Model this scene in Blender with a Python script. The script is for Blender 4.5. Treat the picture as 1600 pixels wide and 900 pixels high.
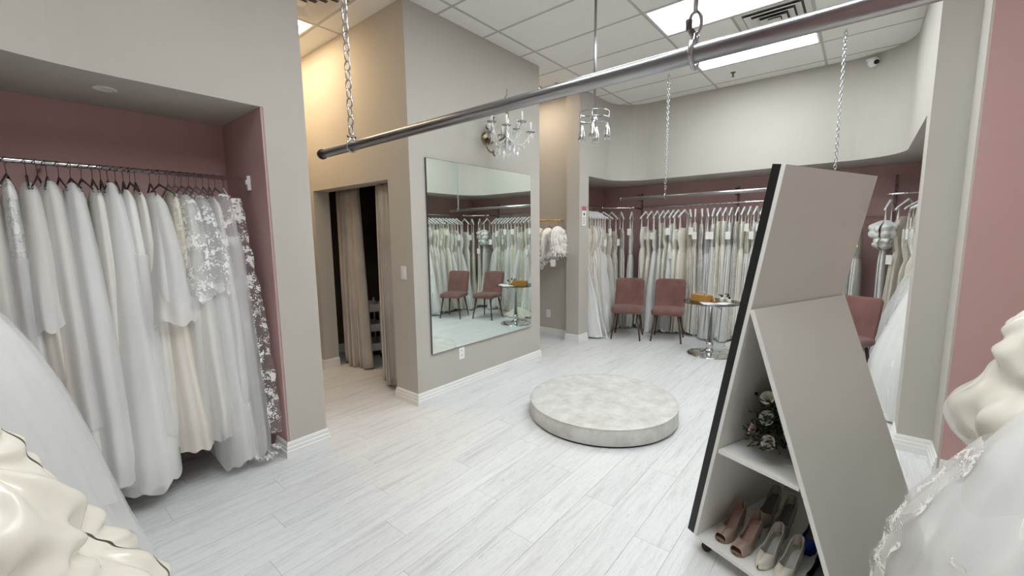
import bpy, bmesh, math, random
import numpy as np
from mathutils import Vector, Matrix

scene = bpy.context.scene
for o in list(bpy.data.objects):
    bpy.data.objects.remove(o, do_unlink=True)
COL = scene.collection
PI = math.pi
R_ = math.radians

# ------------------------------------------------------------------ camera
YAW, PITCH, ROLL, FPX, CAMZ = R_(39.61), R_(7.16), R_(-0.67), 657.0, 1.59
fw = Vector((math.cos(YAW) * math.cos(PITCH), math.sin(YAW) * math.cos(PITCH), -math.sin(PITCH)))
rt = Vector((math.sin(YAW), -math.cos(YAW), 0))
up = rt.cross(fw)
r2 = math.cos(ROLL) * rt + math.sin(ROLL) * up
u2 = -math.sin(ROLL) * rt + math.cos(ROLL) * up
cam_d = bpy.data.cameras.new('camera')
cam = bpy.data.objects.new('camera', cam_d)
COL.objects.link(cam)
cam_d.sensor_width = 36.0
cam_d.lens = FPX / 1600.0 * 36.0
cam_d.clip_start = 0.02
cam_d.clip_end = 60
M = Matrix((r2, u2, -fw)).transposed().to_4x4()
M.translation = Vector((0, 0, CAMZ))
cam.matrix_world = M
scene.camera = cam

# ------------------------------------------------------------------ world, exposure
w = bpy.data.worlds.new('world')
scene.world = w
w.use_nodes = True
w.node_tree.nodes['Background'].inputs[0].default_value = (0.8, 0.88, 1.0, 1)
w.node_tree.nodes['Background'].inputs[1].default_value = 0.15
scene.view_settings.view_transform = 'Standard'
scene.view_settings.look = 'None'
scene.view_settings.gamma = 1.0
scene.view_settings.use_curve_mapping = False
scene.view_settings.exposure = 0.1
COOL_POWER = 16.0
FILL_POWER = 14.0
WARM_POWER = 12.5
COOL_COL = (0.90, 0.97, 1.0)
WARM_COL = (1.0, 0.74, 0.46)
HALL_COL = (1.0, 0.82, 0.64)
H = 3.59            # ceiling height

# ------------------------------------------------------------------ materials
def lin(c):
    return tuple(((v / 255.0) / 12.92 if v / 255.0 <= 0.04045 else ((v / 255.0 + 0.055) / 1.055) ** 2.4) for v in c)

MATS = {}
def base_mat(name):
    m = bpy.data.materials.new(name)
    m.use_nodes = True
    MATS[name] = m
    nt = m.node_tree
    return m, nt, nt.nodes['Principled BSDF']

def N(nt, t, **kw):
    n = nt.nodes.new(t)
    for k, v in kw.items():
        if k in n.inputs.keys() if isinstance(k, str) else False:
            n.inputs[k].default_value = v
        else:
            setattr(n, k, v)
    return n

def coords(nt, scale=(1, 1, 1), rnd=False, which='Object'):
    tc = N(nt, 'ShaderNodeTexCoord')
    mp = N(nt, 'ShaderNodeMapping')
    mp.inputs['Scale'].default_value = scale
    nt.links.new(tc.outputs[which], mp.inputs['Vector'])
    if rnd:
        oi = N(nt, 'ShaderNodeObjectInfo')
        mu = N(nt, 'ShaderNodeMath', operation='MULTIPLY')
        mu.inputs[1].default_value = 37.0
        nt.links.new(oi.outputs['Random'], mu.inputs[0])
        cb = N(nt, 'ShaderNodeCombineXYZ')
        for i in range(3):
            nt.links.new(mu.outputs[0], cb.inputs[i])
        nt.links.new(cb.outputs[0], mp.inputs['Location'])
    return mp

def simple(name, col, rough=0.6, metal=0.0, var=0.0, vscale=4.0, bump=0.0, bscale=60.0, spec=0.5, stretch=(1, 1, 1), sheen=0.0, trans=0.0, rnd=0.0):
    m, nt, b = base_mat(name)
    c = lin(col)
    b.inputs['Base Color'].default_value = (*c, 1)
    b.inputs['Roughness'].default_value = rough
    b.inputs['Metallic'].default_value = metal
    b.inputs['Specular IOR Level'].default_value = spec
    if sheen:
        b.inputs['Sheen Weight'].default_value = sheen
    if trans:
        b.inputs['Transmission Weight'].default_value = trans
    mp = coords(nt, stretch, rnd=True)
    if var or rnd:
        no = N(nt, 'ShaderNodeTexNoise')
        no.inputs['Scale'].default_value = vscale
        no.inputs['Detail'].default_value = 5
        nt.links.new(mp.outputs[0], no.inputs['Vector'])
        rp = N(nt, 'ShaderNodeValToRGB')
        rp.color_ramp.elements[0].position = 0.3
        rp.color_ramp.elements[1].position = 0.7
        rp.color_ramp.elements[0].color = (*[x * (1 - var) for x in c], 1)
        rp.color_ramp.elements[1].color = (*[min(1, x * (1 + var)) for x in c], 1)
        nt.links.new(no.outputs['Fac'], rp.inputs[0])
        if rnd:
            oi = N(nt, 'ShaderNodeObjectInfo')
            hs = N(nt, 'ShaderNodeHueSaturation')
            mr = N(nt, 'ShaderNodeMapRange')
            mr.inputs['To Min'].default_value = 1 - rnd
            mr.inputs['To Max'].default_value = 1 + rnd
            nt.links.new(oi.outputs['Random'], mr.inputs['Value'])
            nt.links.new(mr.outputs[0], hs.inputs['Value'])
            nt.links.new(rp.outputs[0], hs.inputs['Color'])
            nt.links.new(hs.outputs[0], b.inputs['Base Color'])
        else:
            nt.links.new(rp.outputs[0], b.inputs['Base Color'])
    if bump:
        n2 = N(nt, 'ShaderNodeTexNoise')
        n2.inputs['Scale'].default_value = bscale
        n2.inputs['Detail'].default_value = 4
        nt.links.new(mp.outputs[0], n2.inputs['Vector'])
        bp = N(nt, 'ShaderNodeBump')
        bp.inputs['Strength'].default_value = bump
        bp.inputs['Distance'].default_value = 0.01
        nt.links.new(n2.outputs['Fac'], bp.inputs['Height'])
        nt.links.new(bp.outputs[0], b.inputs['Normal'])
    return m

def emitter(name, col, power, stripes=False):
    m, nt, b = base_mat(name)
    b.inputs['Base Color'].default_value = (0.8, 0.8, 0.8, 1)
    b.inputs['Emission Color'].default_value = (*col, 1)
    b.inputs['Emission Strength'].default_value = power
    return m

def fabric(name, col, rough=0.8, sheer=0.0, lace=0.0, lscale=40.0, spec=0.3, bump=0.25, bscale=25.0, var=0.05, translucent=0.12, lace_col=None, stretch=(1, 1, 0.12), holes=False, anis=0.0, hem_fade=False):
    """woven cloth: principled + translucent, optional sheer (transparent) share, optional lace motif"""
    m, nt, b = base_mat(name)
    c = lin(col)
    b.inputs['Roughness'].default_value = rough
    b.inputs['Specular IOR Level'].default_value = spec
    out = nt.nodes['Material Output']
    mp = coords(nt, stretch, rnd=True)
    no = N(nt, 'ShaderNodeTexNoise')
    no.inputs['Scale'].default_value = bscale
    no.inputs['Detail'].default_value = 4
    nt.links.new(mp.outputs[0], no.inputs['Vector'])
    rp = N(nt, 'ShaderNodeValToRGB')
    rp.color_ramp.elements[0].position = 0.35
    rp.color_ramp.elements[1].position = 0.65
    rp.color_ramp.elements[0].color = (*[x * (1 - var) for x in c], 1)
    rp.color_ramp.elements[1].color = (*[min(1, x * (1 + var)) for x in c], 1)
    nt.links.new(no.outputs['Fac'], rp.inputs[0])
    colsock = rp.outputs[0]
    height = no.outputs['Fac']
    lace_fac = None
    if lace:
        mp2 = coords(nt, (1, 1, 1), rnd=True)
        wn = N(nt, 'ShaderNodeTexNoise')
        wn.inputs['Scale'].default_value = lscale * 0.45
        nt.links.new(mp2.outputs[0], wn.inputs['Vector'])
        mx = N(nt, 'ShaderNodeVectorMath', operation='MULTIPLY_ADD')
        mx.inputs[1].default_value = (0.06, 0.06, 0.06)
        nt.links.new(wn.outputs['Color'], mx.inputs[0])
        nt.links.new(mp2.outputs[0], mx.inputs[2])
        vo = N(nt, 'ShaderNodeTexVoronoi')
        vo.inputs['Scale'].default_value = lscale
        nt.links.new(mx.outputs[0], vo.inputs['Vector'])
        big = N(nt, 'ShaderNodeTexNoise')
        big.inputs['Scale'].default_value = lscale * 0.22
        nt.links.new(mp2.outputs[0], big.inputs['Vector'])
        ad = N(nt, 'ShaderNodeMath', operation='MULTIPLY_ADD')
        ad.inputs[1].default_value = 1.3
        nt.links.new(big.outputs['Fac'], ad.inputs[0])
        sb = N(nt, 'ShaderNodeMath', operation='MULTIPLY')
        sb.inputs[1].default_value = -0.55
        nt.links.new(vo.outputs['Distance'], sb.inputs[0])
        nt.links.new(sb.outputs[0], ad.inputs[2])
        mr = N(nt, 'ShaderNodeMapRange')
        mr.inputs['From Min'].default_value = 0.55 - lace * 0.35
        mr.inputs['From Max'].default_value = 0.63 - lace * 0.35
        nt.links.new(ad.outputs[0], mr.inputs['Value'])
        lace_fac = mr.outputs[0]
        mc = N(nt, 'ShaderNodeMix', data_type='RGBA')
        nt.links.new(lace_fac, mc.inputs['Factor'])
        nt.links.new(colsock, mc.inputs[6])
        lc = lin(lace_col or (250, 248, 244))
        mc.inputs[7].default_value = (*lc, 1)
        colsock = mc.outputs[2]
        hm = N(nt, 'ShaderNodeMath', operation='ADD')
        nt.links.new(lace_fac, hm.inputs[0])
        nt.links.new(height, hm.inputs[1])
        height = hm.outputs[0]
    nt.links.new(colsock, b.inputs['Base Color'])
    bp = N(nt, 'ShaderNodeBump')
    bp.inputs['Strength'].default_value = bump
    bp.inputs['Distance'].default_value = 0.012
    nt.links.new(height, bp.inputs['Height'])
    if bump > 0: nt.links.new(bp.outputs[0], b.inputs['Normal'])
    sh = b.outputs[0]
    if translucent:
        tr = N(nt, 'ShaderNodeBsdfTranslucent')
        nt.links.new(colsock, tr.inputs['Color'])
        ms = N(nt, 'ShaderNodeMixShader')
        ms.inputs[0].default_value = translucent
        nt.links.new(sh, ms.inputs[1])
        nt.links.new(tr.outputs[0], ms.inputs[2])
        sh = ms.outputs[0]
    if sheer:
        tp = N(nt, 'ShaderNodeBsdfTransparent')
        ms = N(nt, 'ShaderNodeMixShader')
        if lace_fac is not None:
            mr2 = N(nt, 'ShaderNodeMapRange')
            mr2.inputs['To Min'].default_value = sheer
            mr2.inputs['To Max'].default_value = 0.0
            nt.links.new(lace_fac, mr2.inputs['Value'])
            nt.links.new(mr2.outputs[0], ms.inputs[0])
        else:
            ms.inputs[0].default_value = sheer
        nt.links.new(sh, ms.inputs[1])
        nt.links.new(tp.outputs[0], ms.inputs[2])
        sh = ms.outputs[0]
    nt.links.new(sh, out.inputs['Surface'])
    return m

simple('wall_paint', (193, 188, 179), 0.75, var=0.02, vscale=2.0, bump=0.04, bscale=180)
simple('pink_paint', (196, 161, 157), 0.7, var=0.03, vscale=2.0, bump=0.04, bscale=180)
simple('trim_white', (240, 239, 236), 0.4, var=0.02)
simple('seam_dark', (192, 192, 192), 0.8, var=0.05)
simple('ceiling_tile', (246, 245, 241), 0.9, var=0.05, vscale=120, bump=0.35, bscale=140)
simple('grid_white', (196, 194, 189), 0.5, var=0.02)
simple('white_plastic', (240, 240, 238), 0.35, var=0.02)
simple('slot_dark', (30, 30, 30), 0.6, var=0.05)
simple('vent_white', (226, 224, 218), 0.45, var=0.02)
simple('vent_hollow', (96, 94, 90), 0.8, var=0.05)
simple('steel', (168, 168, 170), 0.28, metal=1.0, var=0.06, vscale=8, bump=0.03, bscale=90)
simple('chain_zinc', (190, 192, 196), 0.3, metal=1.0, var=0.1, vscale=40)
simple('chrome', (225, 226, 228), 0.06, metal=1.0, var=0.02)
simple('dark_metal', (62, 56, 52), 0.4, metal=0.5, var=0.08)
simple('hook_metal', (120, 116, 112), 0.3, metal=1.0, var=0.06)
simple('hanger_white', (240, 241, 242), 0.3, var=0.02)
simple('standard_paint', (128, 104, 101), 0.6, var=0.04)
simple('velvet_rose', (122, 83, 78), 0.85, var=0.2, vscale=7, sheen=0.25, bump=0.1, bscale=200)
simple('chair_leg', (84, 70, 62), 0.4, metal=0.3, var=0.08)
simple('curtain_taupe', (196, 187, 178), 0.85, var=0.12, vscale=3, bump=0.15, bscale=60, sheen=0.3)
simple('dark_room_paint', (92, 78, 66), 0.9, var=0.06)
simple('display_paint', (196, 195, 187), 0.55, var=0.02, vscale=2)
simple('display_white', (236, 235, 230), 0.45, var=0.02)
simple('black_frame', (14, 14, 15), 0.45, var=0.1)
simple('kraft', (176, 128, 62), 0.75, var=0.06, vscale=20)
simple('paper', (236, 234, 240), 0.8, var=0.03)
simple('gold', (196, 156, 84), 0.3, metal=0.9, var=0.1)
simple('brass_antique', (136, 120, 92), 0.35, metal=0.8, var=0.15, vscale=30)
simple('bottle_black', (22, 22, 24), 0.35, var=0.1)
simple('bottle_cream', (226, 222, 204), 0.4, var=0.05)
simple('candle_white', (244, 242, 236), 0.5, var=0.02)
simple('shoe_nude', (172, 150, 136), 0.45, var=0.15, vscale=300, bump=0.2, bscale=400)
simple('shoe_nude_inside', (180, 146, 134), 0.6, var=0.05)
simple('shoe_white', (232, 226, 214), 0.25, var=0.05, bump=0.05)
simple('shoe_silver', (215, 214, 212), 0.12, metal=0.8, var=0.06)
simple('shoe_beige', (176, 166, 150), 0.35, var=0.08)
simple('shoe_blue', (26, 52, 150), 0.5, var=0.12)
simple('shoe_grey', (110, 106, 104), 0.4, var=0.1)
simple('shoe_black', (16, 16, 18), 0.35, var=0.1)
simple('leaf_green', (60, 70, 50), 0.6, var=0.3, vscale=20, rnd=0.2)
simple('rose_white', (232, 226, 214), 0.6, var=0.06)
simple('rose_blush', (206, 178, 172), 0.6, var=0.06)
simple('tag_card', (240, 238, 230), 0.7, var=0.04, vscale=30)
simple('sign_pink', (176, 112, 116), 0.6, var=0.05)
simple('sign_ink', (50, 48, 50), 0.7, var=0.05)
simple('wood_hanger', (176, 130, 90), 0.5, var=0.15, vscale=20)
simple('feather_white', (244, 240, 234), 0.8, var=0.05, rnd=0.05)
simple('shoebox_grey', (120, 120, 122), 0.6, var=0.1)
emitter('lamp_cool', COOL_COL, COOL_POWER)
emitter('lamp_fill', COOL_COL, FILL_POWER)  # glow of the fill panels added out of view
emitter('lamp_warm', WARM_COL, WARM_POWER)
emitter('lamp_hall', HALL_COL, 12.0)

def glass(name, col, rough=0.02, mixf=0.25):
    m, nt, b = base_mat(name)
    out = nt.nodes['Material Output']
    b.inputs['Base Color'].default_value = (*lin(col), 1)
    b.inputs['Roughness'].default_value = rough
    b.inputs['Specular IOR Level'].default_value = 0.8
    tp = N(nt, 'ShaderNodeBsdfTransparent')
    tp.inputs['Color'].default_value = (*lin(col), 1)
    ms = N(nt, 'ShaderNodeMixShader')
    fr = N(nt, 'ShaderNodeFresnel')
    fr.inputs['IOR'].default_value = 1.5
    ad = N(nt, 'ShaderNodeMath', operation='ADD')
    ad.inputs[1].default_value = mixf
    gl = N(nt, 'ShaderNodeBsdfGlossy')
    gl.inputs['Roughness'].default_value = rough
    nt.links.new(fr.outputs[0], ad.inputs[0])
    nt.links.new(ad.outputs[0], ms.inputs[0])
    nt.links.new(tp.outputs[0], ms.inputs[1])
    nt.links.new(gl.outputs[0], ms.inputs[2])
    nt.links.new(ms.outputs[0], out.inputs['Surface'])
    return m
glass('glass_clear', (232, 240, 240), 0.02, 0.05)
glass('glass_edge', (120, 135, 135), 0.05, 0.2)
glass('glass_frost', (236, 236, 234), 0.25, 0.35)
m, nt, b = base_mat('crystal')
b.inputs['Base Color'].default_value = (0.9, 0.9, 0.9, 1); b.inputs['Roughness'].default_value = 0.04; b.inputs['Specular IOR Level'].default_value = 1.0
tp = N(nt, 'ShaderNodeBsdfTransparent'); ms = N(nt, 'ShaderNodeMixShader'); ms.inputs[0].default_value = 0.35
nt.links.new(b.outputs[0], ms.inputs[1]); nt.links.new(tp.outputs[0], ms.inputs[2]); nt.links.new(ms.outputs[0], nt.nodes['Material Output'].inputs['Surface'])

m, nt, b = base_mat('mirror_glass')
b.inputs['Base Color'].default_value = (0.80, 0.88, 0.84, 1)
b.inputs['Metallic'].default_value = 1.0
b.inputs['Roughness'].default_value = 0.012

# fabrics
fabric('tulle_white', (246, 245, 242), 0.9, bscale=14, bump=0.2, var=0.02, translucent=0.12)
fabric('tulle_sheer', (248, 247, 245), 0.9, sheer=0.35, bscale=16, bump=0.15, var=0.02, translucent=0.15)
fabric('tulle_thin', (248, 247, 246), 0.9, sheer=0.6, bscale=16, bump=0.15, var=0.02, translucent=0.2)
fabric('tulle_cream', (242, 239, 232), 0.9, bscale=14, bump=0.2, var=0.025, translucent=0.12)
fabric('tulle_champagne', (234, 226, 214), 0.9, bscale=14, bump=0.2, var=0.03, translucent=0.1)
fabric('satin_ivory', (243, 236, 222), 0.19, spec=0.8, bscale=9, bump=0.0, var=0.03, translucent=0.08, stretch=(1, 1, 1))
fabric('satin_white', (240, 239, 236), 0.3, spec=0.7, bscale=8, bump=0.15, var=0.03, translucent=0.08)
fabric('crepe_ivory', (247, 243, 232), 0.7, bscale=18, bump=0.2, var=0.05)
fabric('crepe_blush', (236, 224, 214), 0.75, bscale=18, bump=0.2, var=0.05)
fabric('crepe_grey', (230, 230, 231), 0.75, bscale=18, bump=0.2, var=0.05)
fabric('lace_ivory', (232, 225, 209), 0.8, lace=0.55, lscale=42, bump=0.6, lace_col=(246, 242, 230))
fabric('lace_white', (236, 235, 232), 0.8, lace=0.55, lscale=42, bump=0.6, lace_col=(250, 250, 248))
fabric('lace_grey', (216, 212, 204), 0.8, lace=0.5, lscale=48, bump=0.6, lace_col=(238, 234, 226))
fabric('lace_applique', (246, 246, 246), 0.9, sheer=0.62, lace=0.45, lscale=52, bump=0.5, lace_col=(252, 252, 250))
fabric('lace_edge', (244, 240, 238), 0.9, sheer=0.85, lace=0.5, lscale=75, bump=0.5, lace_col=(250, 247, 243))
fabric('cloth_black', (16, 16, 18), 0.8, bump=0.2, var=0.1, translucent=0.0)
fabric('lace_black', (40, 40, 42), 0.8, lace=0.4, lscale=40, bump=0.5, lace_col=(190, 186, 182), translucent=0.05)

# floor planks: washed oak with long grain along X
m, nt, b = base_mat('plank_oak')
mp = coords(nt, (0.55, 9.0, 1.0), rnd=True)
n1 = N(nt, 'ShaderNodeTexNoise'); n1.inputs['Scale'].default_value = 3.2; n1.inputs['Detail'].default_value = 8; n1.inputs['Roughness'].default_value = 0.62; n1.inputs['Distortion'].default_value = 0.9
nt.links.new(mp.outputs[0], n1.inputs['Vector'])
rp = N(nt, 'ShaderNodeValToRGB')
rp.color_ramp.elements[0].position = 0.28; rp.color_ramp.elements[0].color = (*lin((202, 202, 202)), 1)
rp.color_ramp.elements[1].position = 0.52; rp.color_ramp.elements[1].color = (*lin((228, 228, 228)), 1)
e = rp.color_ramp.elements.new(0.40); e.color = (*lin((220, 220, 220)), 1)
nt.links.new(n1.outputs['Fac'], rp.inputs[0])
mp3 = coords(nt, (1.3, 12.0, 1.0), rnd=True)
wv = N(nt, 'ShaderNodeTexNoise'); wv.inputs['Scale'].default_value = 6.0; wv.inputs['Detail'].default_value = 6; wv.inputs['Distortion'].default_value = 2.5
nt.links.new(mp3.outputs[0], wv.inputs['Vector'])
rp2 = N(nt, 'ShaderNodeValToRGB')
rp2.color_ramp.elements[0].position = 0.36; rp2.color_ramp.elements[0].color = (0.72, 0.72, 0.73, 1)
rp2.color_ramp.elements[1].position = 0.46; rp2.color_ramp.elements[1].color = (1, 1, 1, 1)
nt.links.new(wv.outputs['Fac'], rp2.inputs[0])
mxp = N(nt, 'ShaderNodeMix', data_type='RGBA', blend_type='MULTIPLY'); mxp.inputs['Factor'].default_value = 0.4
nt.links.new(rp.outputs[0], mxp.inputs[6]); nt.links.new(rp2.outputs[0], mxp.inputs[7])
oi = N(nt, 'ShaderNodeObjectInfo'); mrp = N(nt, 'ShaderNodeMapRange'); mrp.inputs['To Min'].default_value = 0.97; mrp.inputs['To Max'].default_value = 1.03
nt.links.new(oi.outputs['Random'], mrp.inputs['Value'])
hs = N(nt, 'ShaderNodeHueSaturation'); nt.links.new(mrp.outputs[0], hs.inputs['Value']); nt.links.new(mxp.outputs[2], hs.inputs['Color'])
nt.links.new(hs.outputs[0], b.inputs['Base Color'])
b.inputs['Roughness'].default_value = 0.34
b.inputs['Specular IOR Level'].default_value = 0.4
bp = N(nt, 'ShaderNodeBump'); bp.inputs['Strength'].default_value = 0.05; bp.inputs['Distance'].default_value = 0.004
nt.links.new(n1.outputs['Fac'], bp.inputs['Height']); nt.links.new(bp.outputs[0], b.inputs['Normal'])

# podium concrete-look laminate
m, nt, b = base_mat('podium_stone')
mp = coords(nt, (1, 1, 1))
n1 = N(nt, 'ShaderNodeTexNoise'); n1.inputs['Scale'].default_value = 7.0; n1.inputs['Detail'].default_value = 8; n1.inputs['Roughness'].default_value = 0.65
nt.links.new(mp.outputs[0], n1.inputs['Vector'])
rp = N(nt, 'ShaderNodeValToRGB')
rp.color_ramp.elements[0].position = 0.34; rp.color_ramp.elements[0].color = (*lin((196, 192, 187)), 1)
rp.color_ramp.elements[1].position = 0.62; rp.color_ramp.elements[1].color = (*lin((222, 220, 216)), 1)
nt.links.new(n1.outputs['Fac'], rp.inputs[0]); nt.links.new(rp.outputs[0], b.inputs['Base Color'])
b.inputs['Roughness'].default_value = 0.5

# ------------------------------------------------------------------ helpers
def tag(o, label=None, cat=None, group=None, kind=None):
    if label: o['label'] = label
    if cat: o['category'] = cat
    if group: o['group'] = group
    if kind: o['kind'] = kind
    return o

def link(o, parent=None):
    COL.objects.link(o)
    if parent is not None:
        o.parent = parent
    return o

def empty(name, loc=(0, 0, 0), rz=0.0, label=None, cat=None, group=None, parent=None):
    o = bpy.data.objects.new(name, None)
    link(o, parent)
    o.empty_display_size = 0.05
    o.location = loc
    o.rotation_euler = (0, 0, rz)
    return tag(o, label, cat, group)

def mesh_obj(name, me, mat, parent=None, loc=None, rot=None):
    o = bpy.data.objects.new(name, me)
    link(o, parent)
    if mat and not me.materials:
        me.materials.append(MATS[mat])
    if loc is not None: o.location = loc
    if rot is not None: o.rotation_euler = rot
    return o

def grid_mesh(name, P, smooth=True, wrap=False, cap_top=False, cap_bot=False):
    """P: array (rows, cols, 3)"""
    nr, nc = P.shape[:2]
    V = P.reshape(-1, 3)
    i = np.arange(nr - 1)[:, None]
    j = np.arange(nc if wrap else nc - 1)[None, :]
    j2 = (j + 1) % nc
    a = i * nc + j; b_ = i * nc + j2; c = (i + 1) * nc + j2; d = (i + 1) * nc + j
    F = np.stack([a, d, c, b_], -1).reshape(-1, 4)
    faces = F.tolist()
    if cap_top: faces.append(list(range(nc)))
    if cap_bot: faces.append(list(range((nr - 1) * nc, nr * nc))[::-1])
    me = bpy.data.meshes.new(name)
    me.from_pydata(V.tolist(), [], faces)
    if smooth:
        me.polygons.foreach_set('use_smooth', [True] * len(me.polygons))
    me.update()
    return me

class MB:
    def __init__(s):
        s.v = []; s.f = []; s.sm = []
    def add(s, V, F, smooth=False):
        n = len(s.v)
        s.v += [tuple(x) for x in V]
        s.f += [[n + i for i in f] for f in F]
        s.sm += [smooth] * len(F)
        return s
    def box(s, x0, x1, y0, y1, z0, z1, bev=0.0):
        if bev <= 0:
            V = [(x0, y0, z0), (x1, y0, z0), (x1, y1, z0), (x0, y1, z0), (x0, y0, z1), (x1, y0, z1), (x1, y1, z1), (x0, y1, z1)]
            F = [(0, 3, 2, 1), (4, 5, 6, 7), (0, 1, 5, 4), (1, 2, 6, 5), (2, 3, 7, 6), (3, 0, 4, 7)]
            return s.add(V, F)
        bm = bmesh.new()
        bmesh.ops.create_cube(bm, size=1.0)
        for v in bm.verts:
            v.co = Vector(((x0 + x1) / 2 + v.co.x * (x1 - x0), (y0 + y1) / 2 + v.co.y * (y1 - y0), (z0 + z1) / 2 + v.co.z * (z1 - z0)))
        bmesh.ops.bevel(bm, geom=bm.edges[:], offset=bev, segments=2, affect='EDGES', profile=0.6)
        return s.frombm(bm)
    def frombm(s, bm, smooth=False, mat=None):
        bm.verts.index_update()
        V = [(mat @ v.co if mat else v.co)[:] for v in bm.verts]
        F = [[v.index for v in f.verts] for f in bm.faces]
        bm.free()
        return s.add(V, F, smooth)
    def prism(s, poly, z0, z1):
        n = len(poly)
        V = [(x, y, z0) for x, y in poly] + [(x, y, z1) for x, y in poly]
        F = [tuple(range(n))[::-1], tuple(range(n, 2 * n))]
        for i in range(n):
            j = (i + 1) % n
            F.append((i, j, n + j, n + i))
        return s.add(V, F)
    def lathe(s, prof, n=24, cx=0, cy=0, cz=0, close=True):
        V = []
        for r, z in prof:
            for k in range(n):
                a = 2 * PI * k / n
                V.append((cx + r * math.cos(a), cy + r * math.sin(a), cz + z))
        F = []
        for i in range(len(prof) - 1):
            for k in range(n):
                k2 = (k + 1) % n
                F.append((i * n + k, i * n + k2, (i + 1) * n + k2, (i + 1) * n + k))
        s.add(V, F, True)
        if close:
            n0 = len(s.v) - len(V)
            s.f.append([n0 + k for k in range(n)][::-1]); s.sm.append(False)
            s.f.append([n0 + (len(prof) - 1) * n + k for k in range(n)]); s.sm.append(False)
        return s
    def tube(s, path, r, n=10, closed=False, cap=True):
        P = [Vector(p) for p in path]
        m = len(P)
        rr = r if isinstance(r, (list, tuple)) else [r] * m
        V = []
        prev = None
        for i in range(m):
            if closed:
                t = (P[(i + 1) % m] - P[i - 1]).normalized()
            else:
                t = (P[min(i + 1, m - 1)] - P[max(i - 1, 0)]).normalized()
            if prev is None:
                a = Vector((0, 0, 1)) if abs(t.z) < 0.9 else Vector((1, 0, 0))
                u = t.cross(a).normalized()
            else:
                u = (prev - t * prev.dot(t))
                u = u.normalized() if u.length > 1e-6 else t.orthogonal().normalized()
            prev = u
            v = t.cross(u)
            for k in range(n):
                a = 2 * PI * k / n
                V.append(tuple(P[i] + rr[i] * (math.cos(a) * u + math.sin(a) * v)))
        F = []
        for i in range(m if closed else m - 1):
            i2 = (i + 1) % m
            for k in range(n):
                k2 = (k + 1) % n
                F.append((i * n + k, i * n + k2, i2 * n + k2, i2 * n + k))
        s.add(V, F, True)
        if cap and not closed:
            n0 = len(s.v) - len(V)
            s.f.append([n0 + k for k in range(n)][::-1]); s.sm.append(False)
            s.f.append([n0 + (m - 1) * n + k for k in range(n)]); s.sm.append(False)
        return s
    def mesh(s, name):
        me = bpy.data.meshes.new(name)
        me.from_pydata(s.v, [], s.f)
        me.polygons.foreach_set('use_smooth', s.sm)
        me.update()
        return me
    def build(s, name, mat, parent=None, loc=None, rot=None):
        return mesh_obj(name, s.mesh(name), mat, parent, loc, rot)

def struct(o):
    o['kind'] = 'structure'
    return o

def arc(cx, cy, r, a0, a1, n=14):
    return [(cx + r * math.cos(R_(a0 + (a1 - a0) * i / n)), cy + r * math.sin(R_(a0 + (a1 - a0) * i / n))) for i in range(n + 1)]

def ordinal(n):
    return ['first', 'second', 'third', 'fourth', 'fifth', 'sixth', 'seventh', 'eighth', 'ninth', 'tenth', 'eleventh', 'twelfth', 'thirteenth', 'fourteenth', 'fifteenth', 'sixteenth', 'seventeenth', 'eighteenth', 'nineteenth', 'twentieth',
            'twenty-first', 'twenty-second', 'twenty-third', 'twenty-fourth', 'twenty-fifth', 'twenty-sixth', 'twenty-seventh', 'twenty-eighth', 'twenty-ninth', 'thirtieth', 'thirty-first', 'thirty-second', 'thirty-third', 'thirty-fourth', 'thirty-fifth', 'thirty-sixth', 'thirty-seventh', 'thirty-eighth', 'thirty-ninth', 'fortieth',
            'forty-first', 'forty-second', 'forty-third', 'forty-fourth', 'forty-fifth', 'forty-sixth', 'forty-seventh', 'forty-eighth', 'forty-ninth', 'fiftieth', 'fifty-first', 'fifty-second', 'fifty-third', 'fifty-fourth', 'fifty-fifth', 'fifty-sixth', 'fifty-seventh', 'fifty-eighth', 'fifty-ninth', 'sixtieth'][n]

# ================================================================== STRUCTURE
X0, X1, Y0, Y1 = -2.6, 7.50, -1.65, 6.2
fl = struct(MB().box(X0, X1, Y0, Y1, -0.06, -0.004).build('floor', 'seam_dark'))
PW, PL, GAP = 0.19, 1.22, 0.0015
plank_me = MB().box(0, PL - GAP, 0, PW - GAP, -0.006, 0.0).mesh('plank')
plank_me.materials.append(MATS['plank_oak'])
rng = random.Random(4)
planks = []
ny = int((Y1 - Y0) / PW)
for j in range(ny):
    y = Y0 + j * PW
    off = (j * 0.437) % 1.0 * PL
    x = X0 - off
    while x < X1:
        if x >= X0 and x + PL <= X1:
            cxp, cyp = x + PL / 2, y + PW / 2
            d = cxp * math.cos(YAW) + cyp * math.sin(YAW)
            l = abs(cxp * math.sin(YAW) - cyp * math.cos(YAW))
            vis = d > 1.0 and l < 1.25 * d + 0.6
            planks.append((0 if vis else 1, math.hypot(cxp, cyp), x, y, x, x + PL))
        else:
            planks.append((2, 0, x, y, max(x, X0), min(x + PL, X1)))
        x += PL
planks.sort()
rest = MB()
cnt = 0
for vis, d, x, y, xa, xb in planks:
    if vis == 0 and cnt < 290:
        o = mesh_obj('plank', plank_me, None, fl, (x, y, 0)); cnt += 1
    elif xb - xa > 0.02:
        rest.box(xa, xb - GAP, y, y + PW - GAP, -0.006, 0.0)
tag(rest.build('plank_field', 'plank_oak', fl), kind='stuff')

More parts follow.
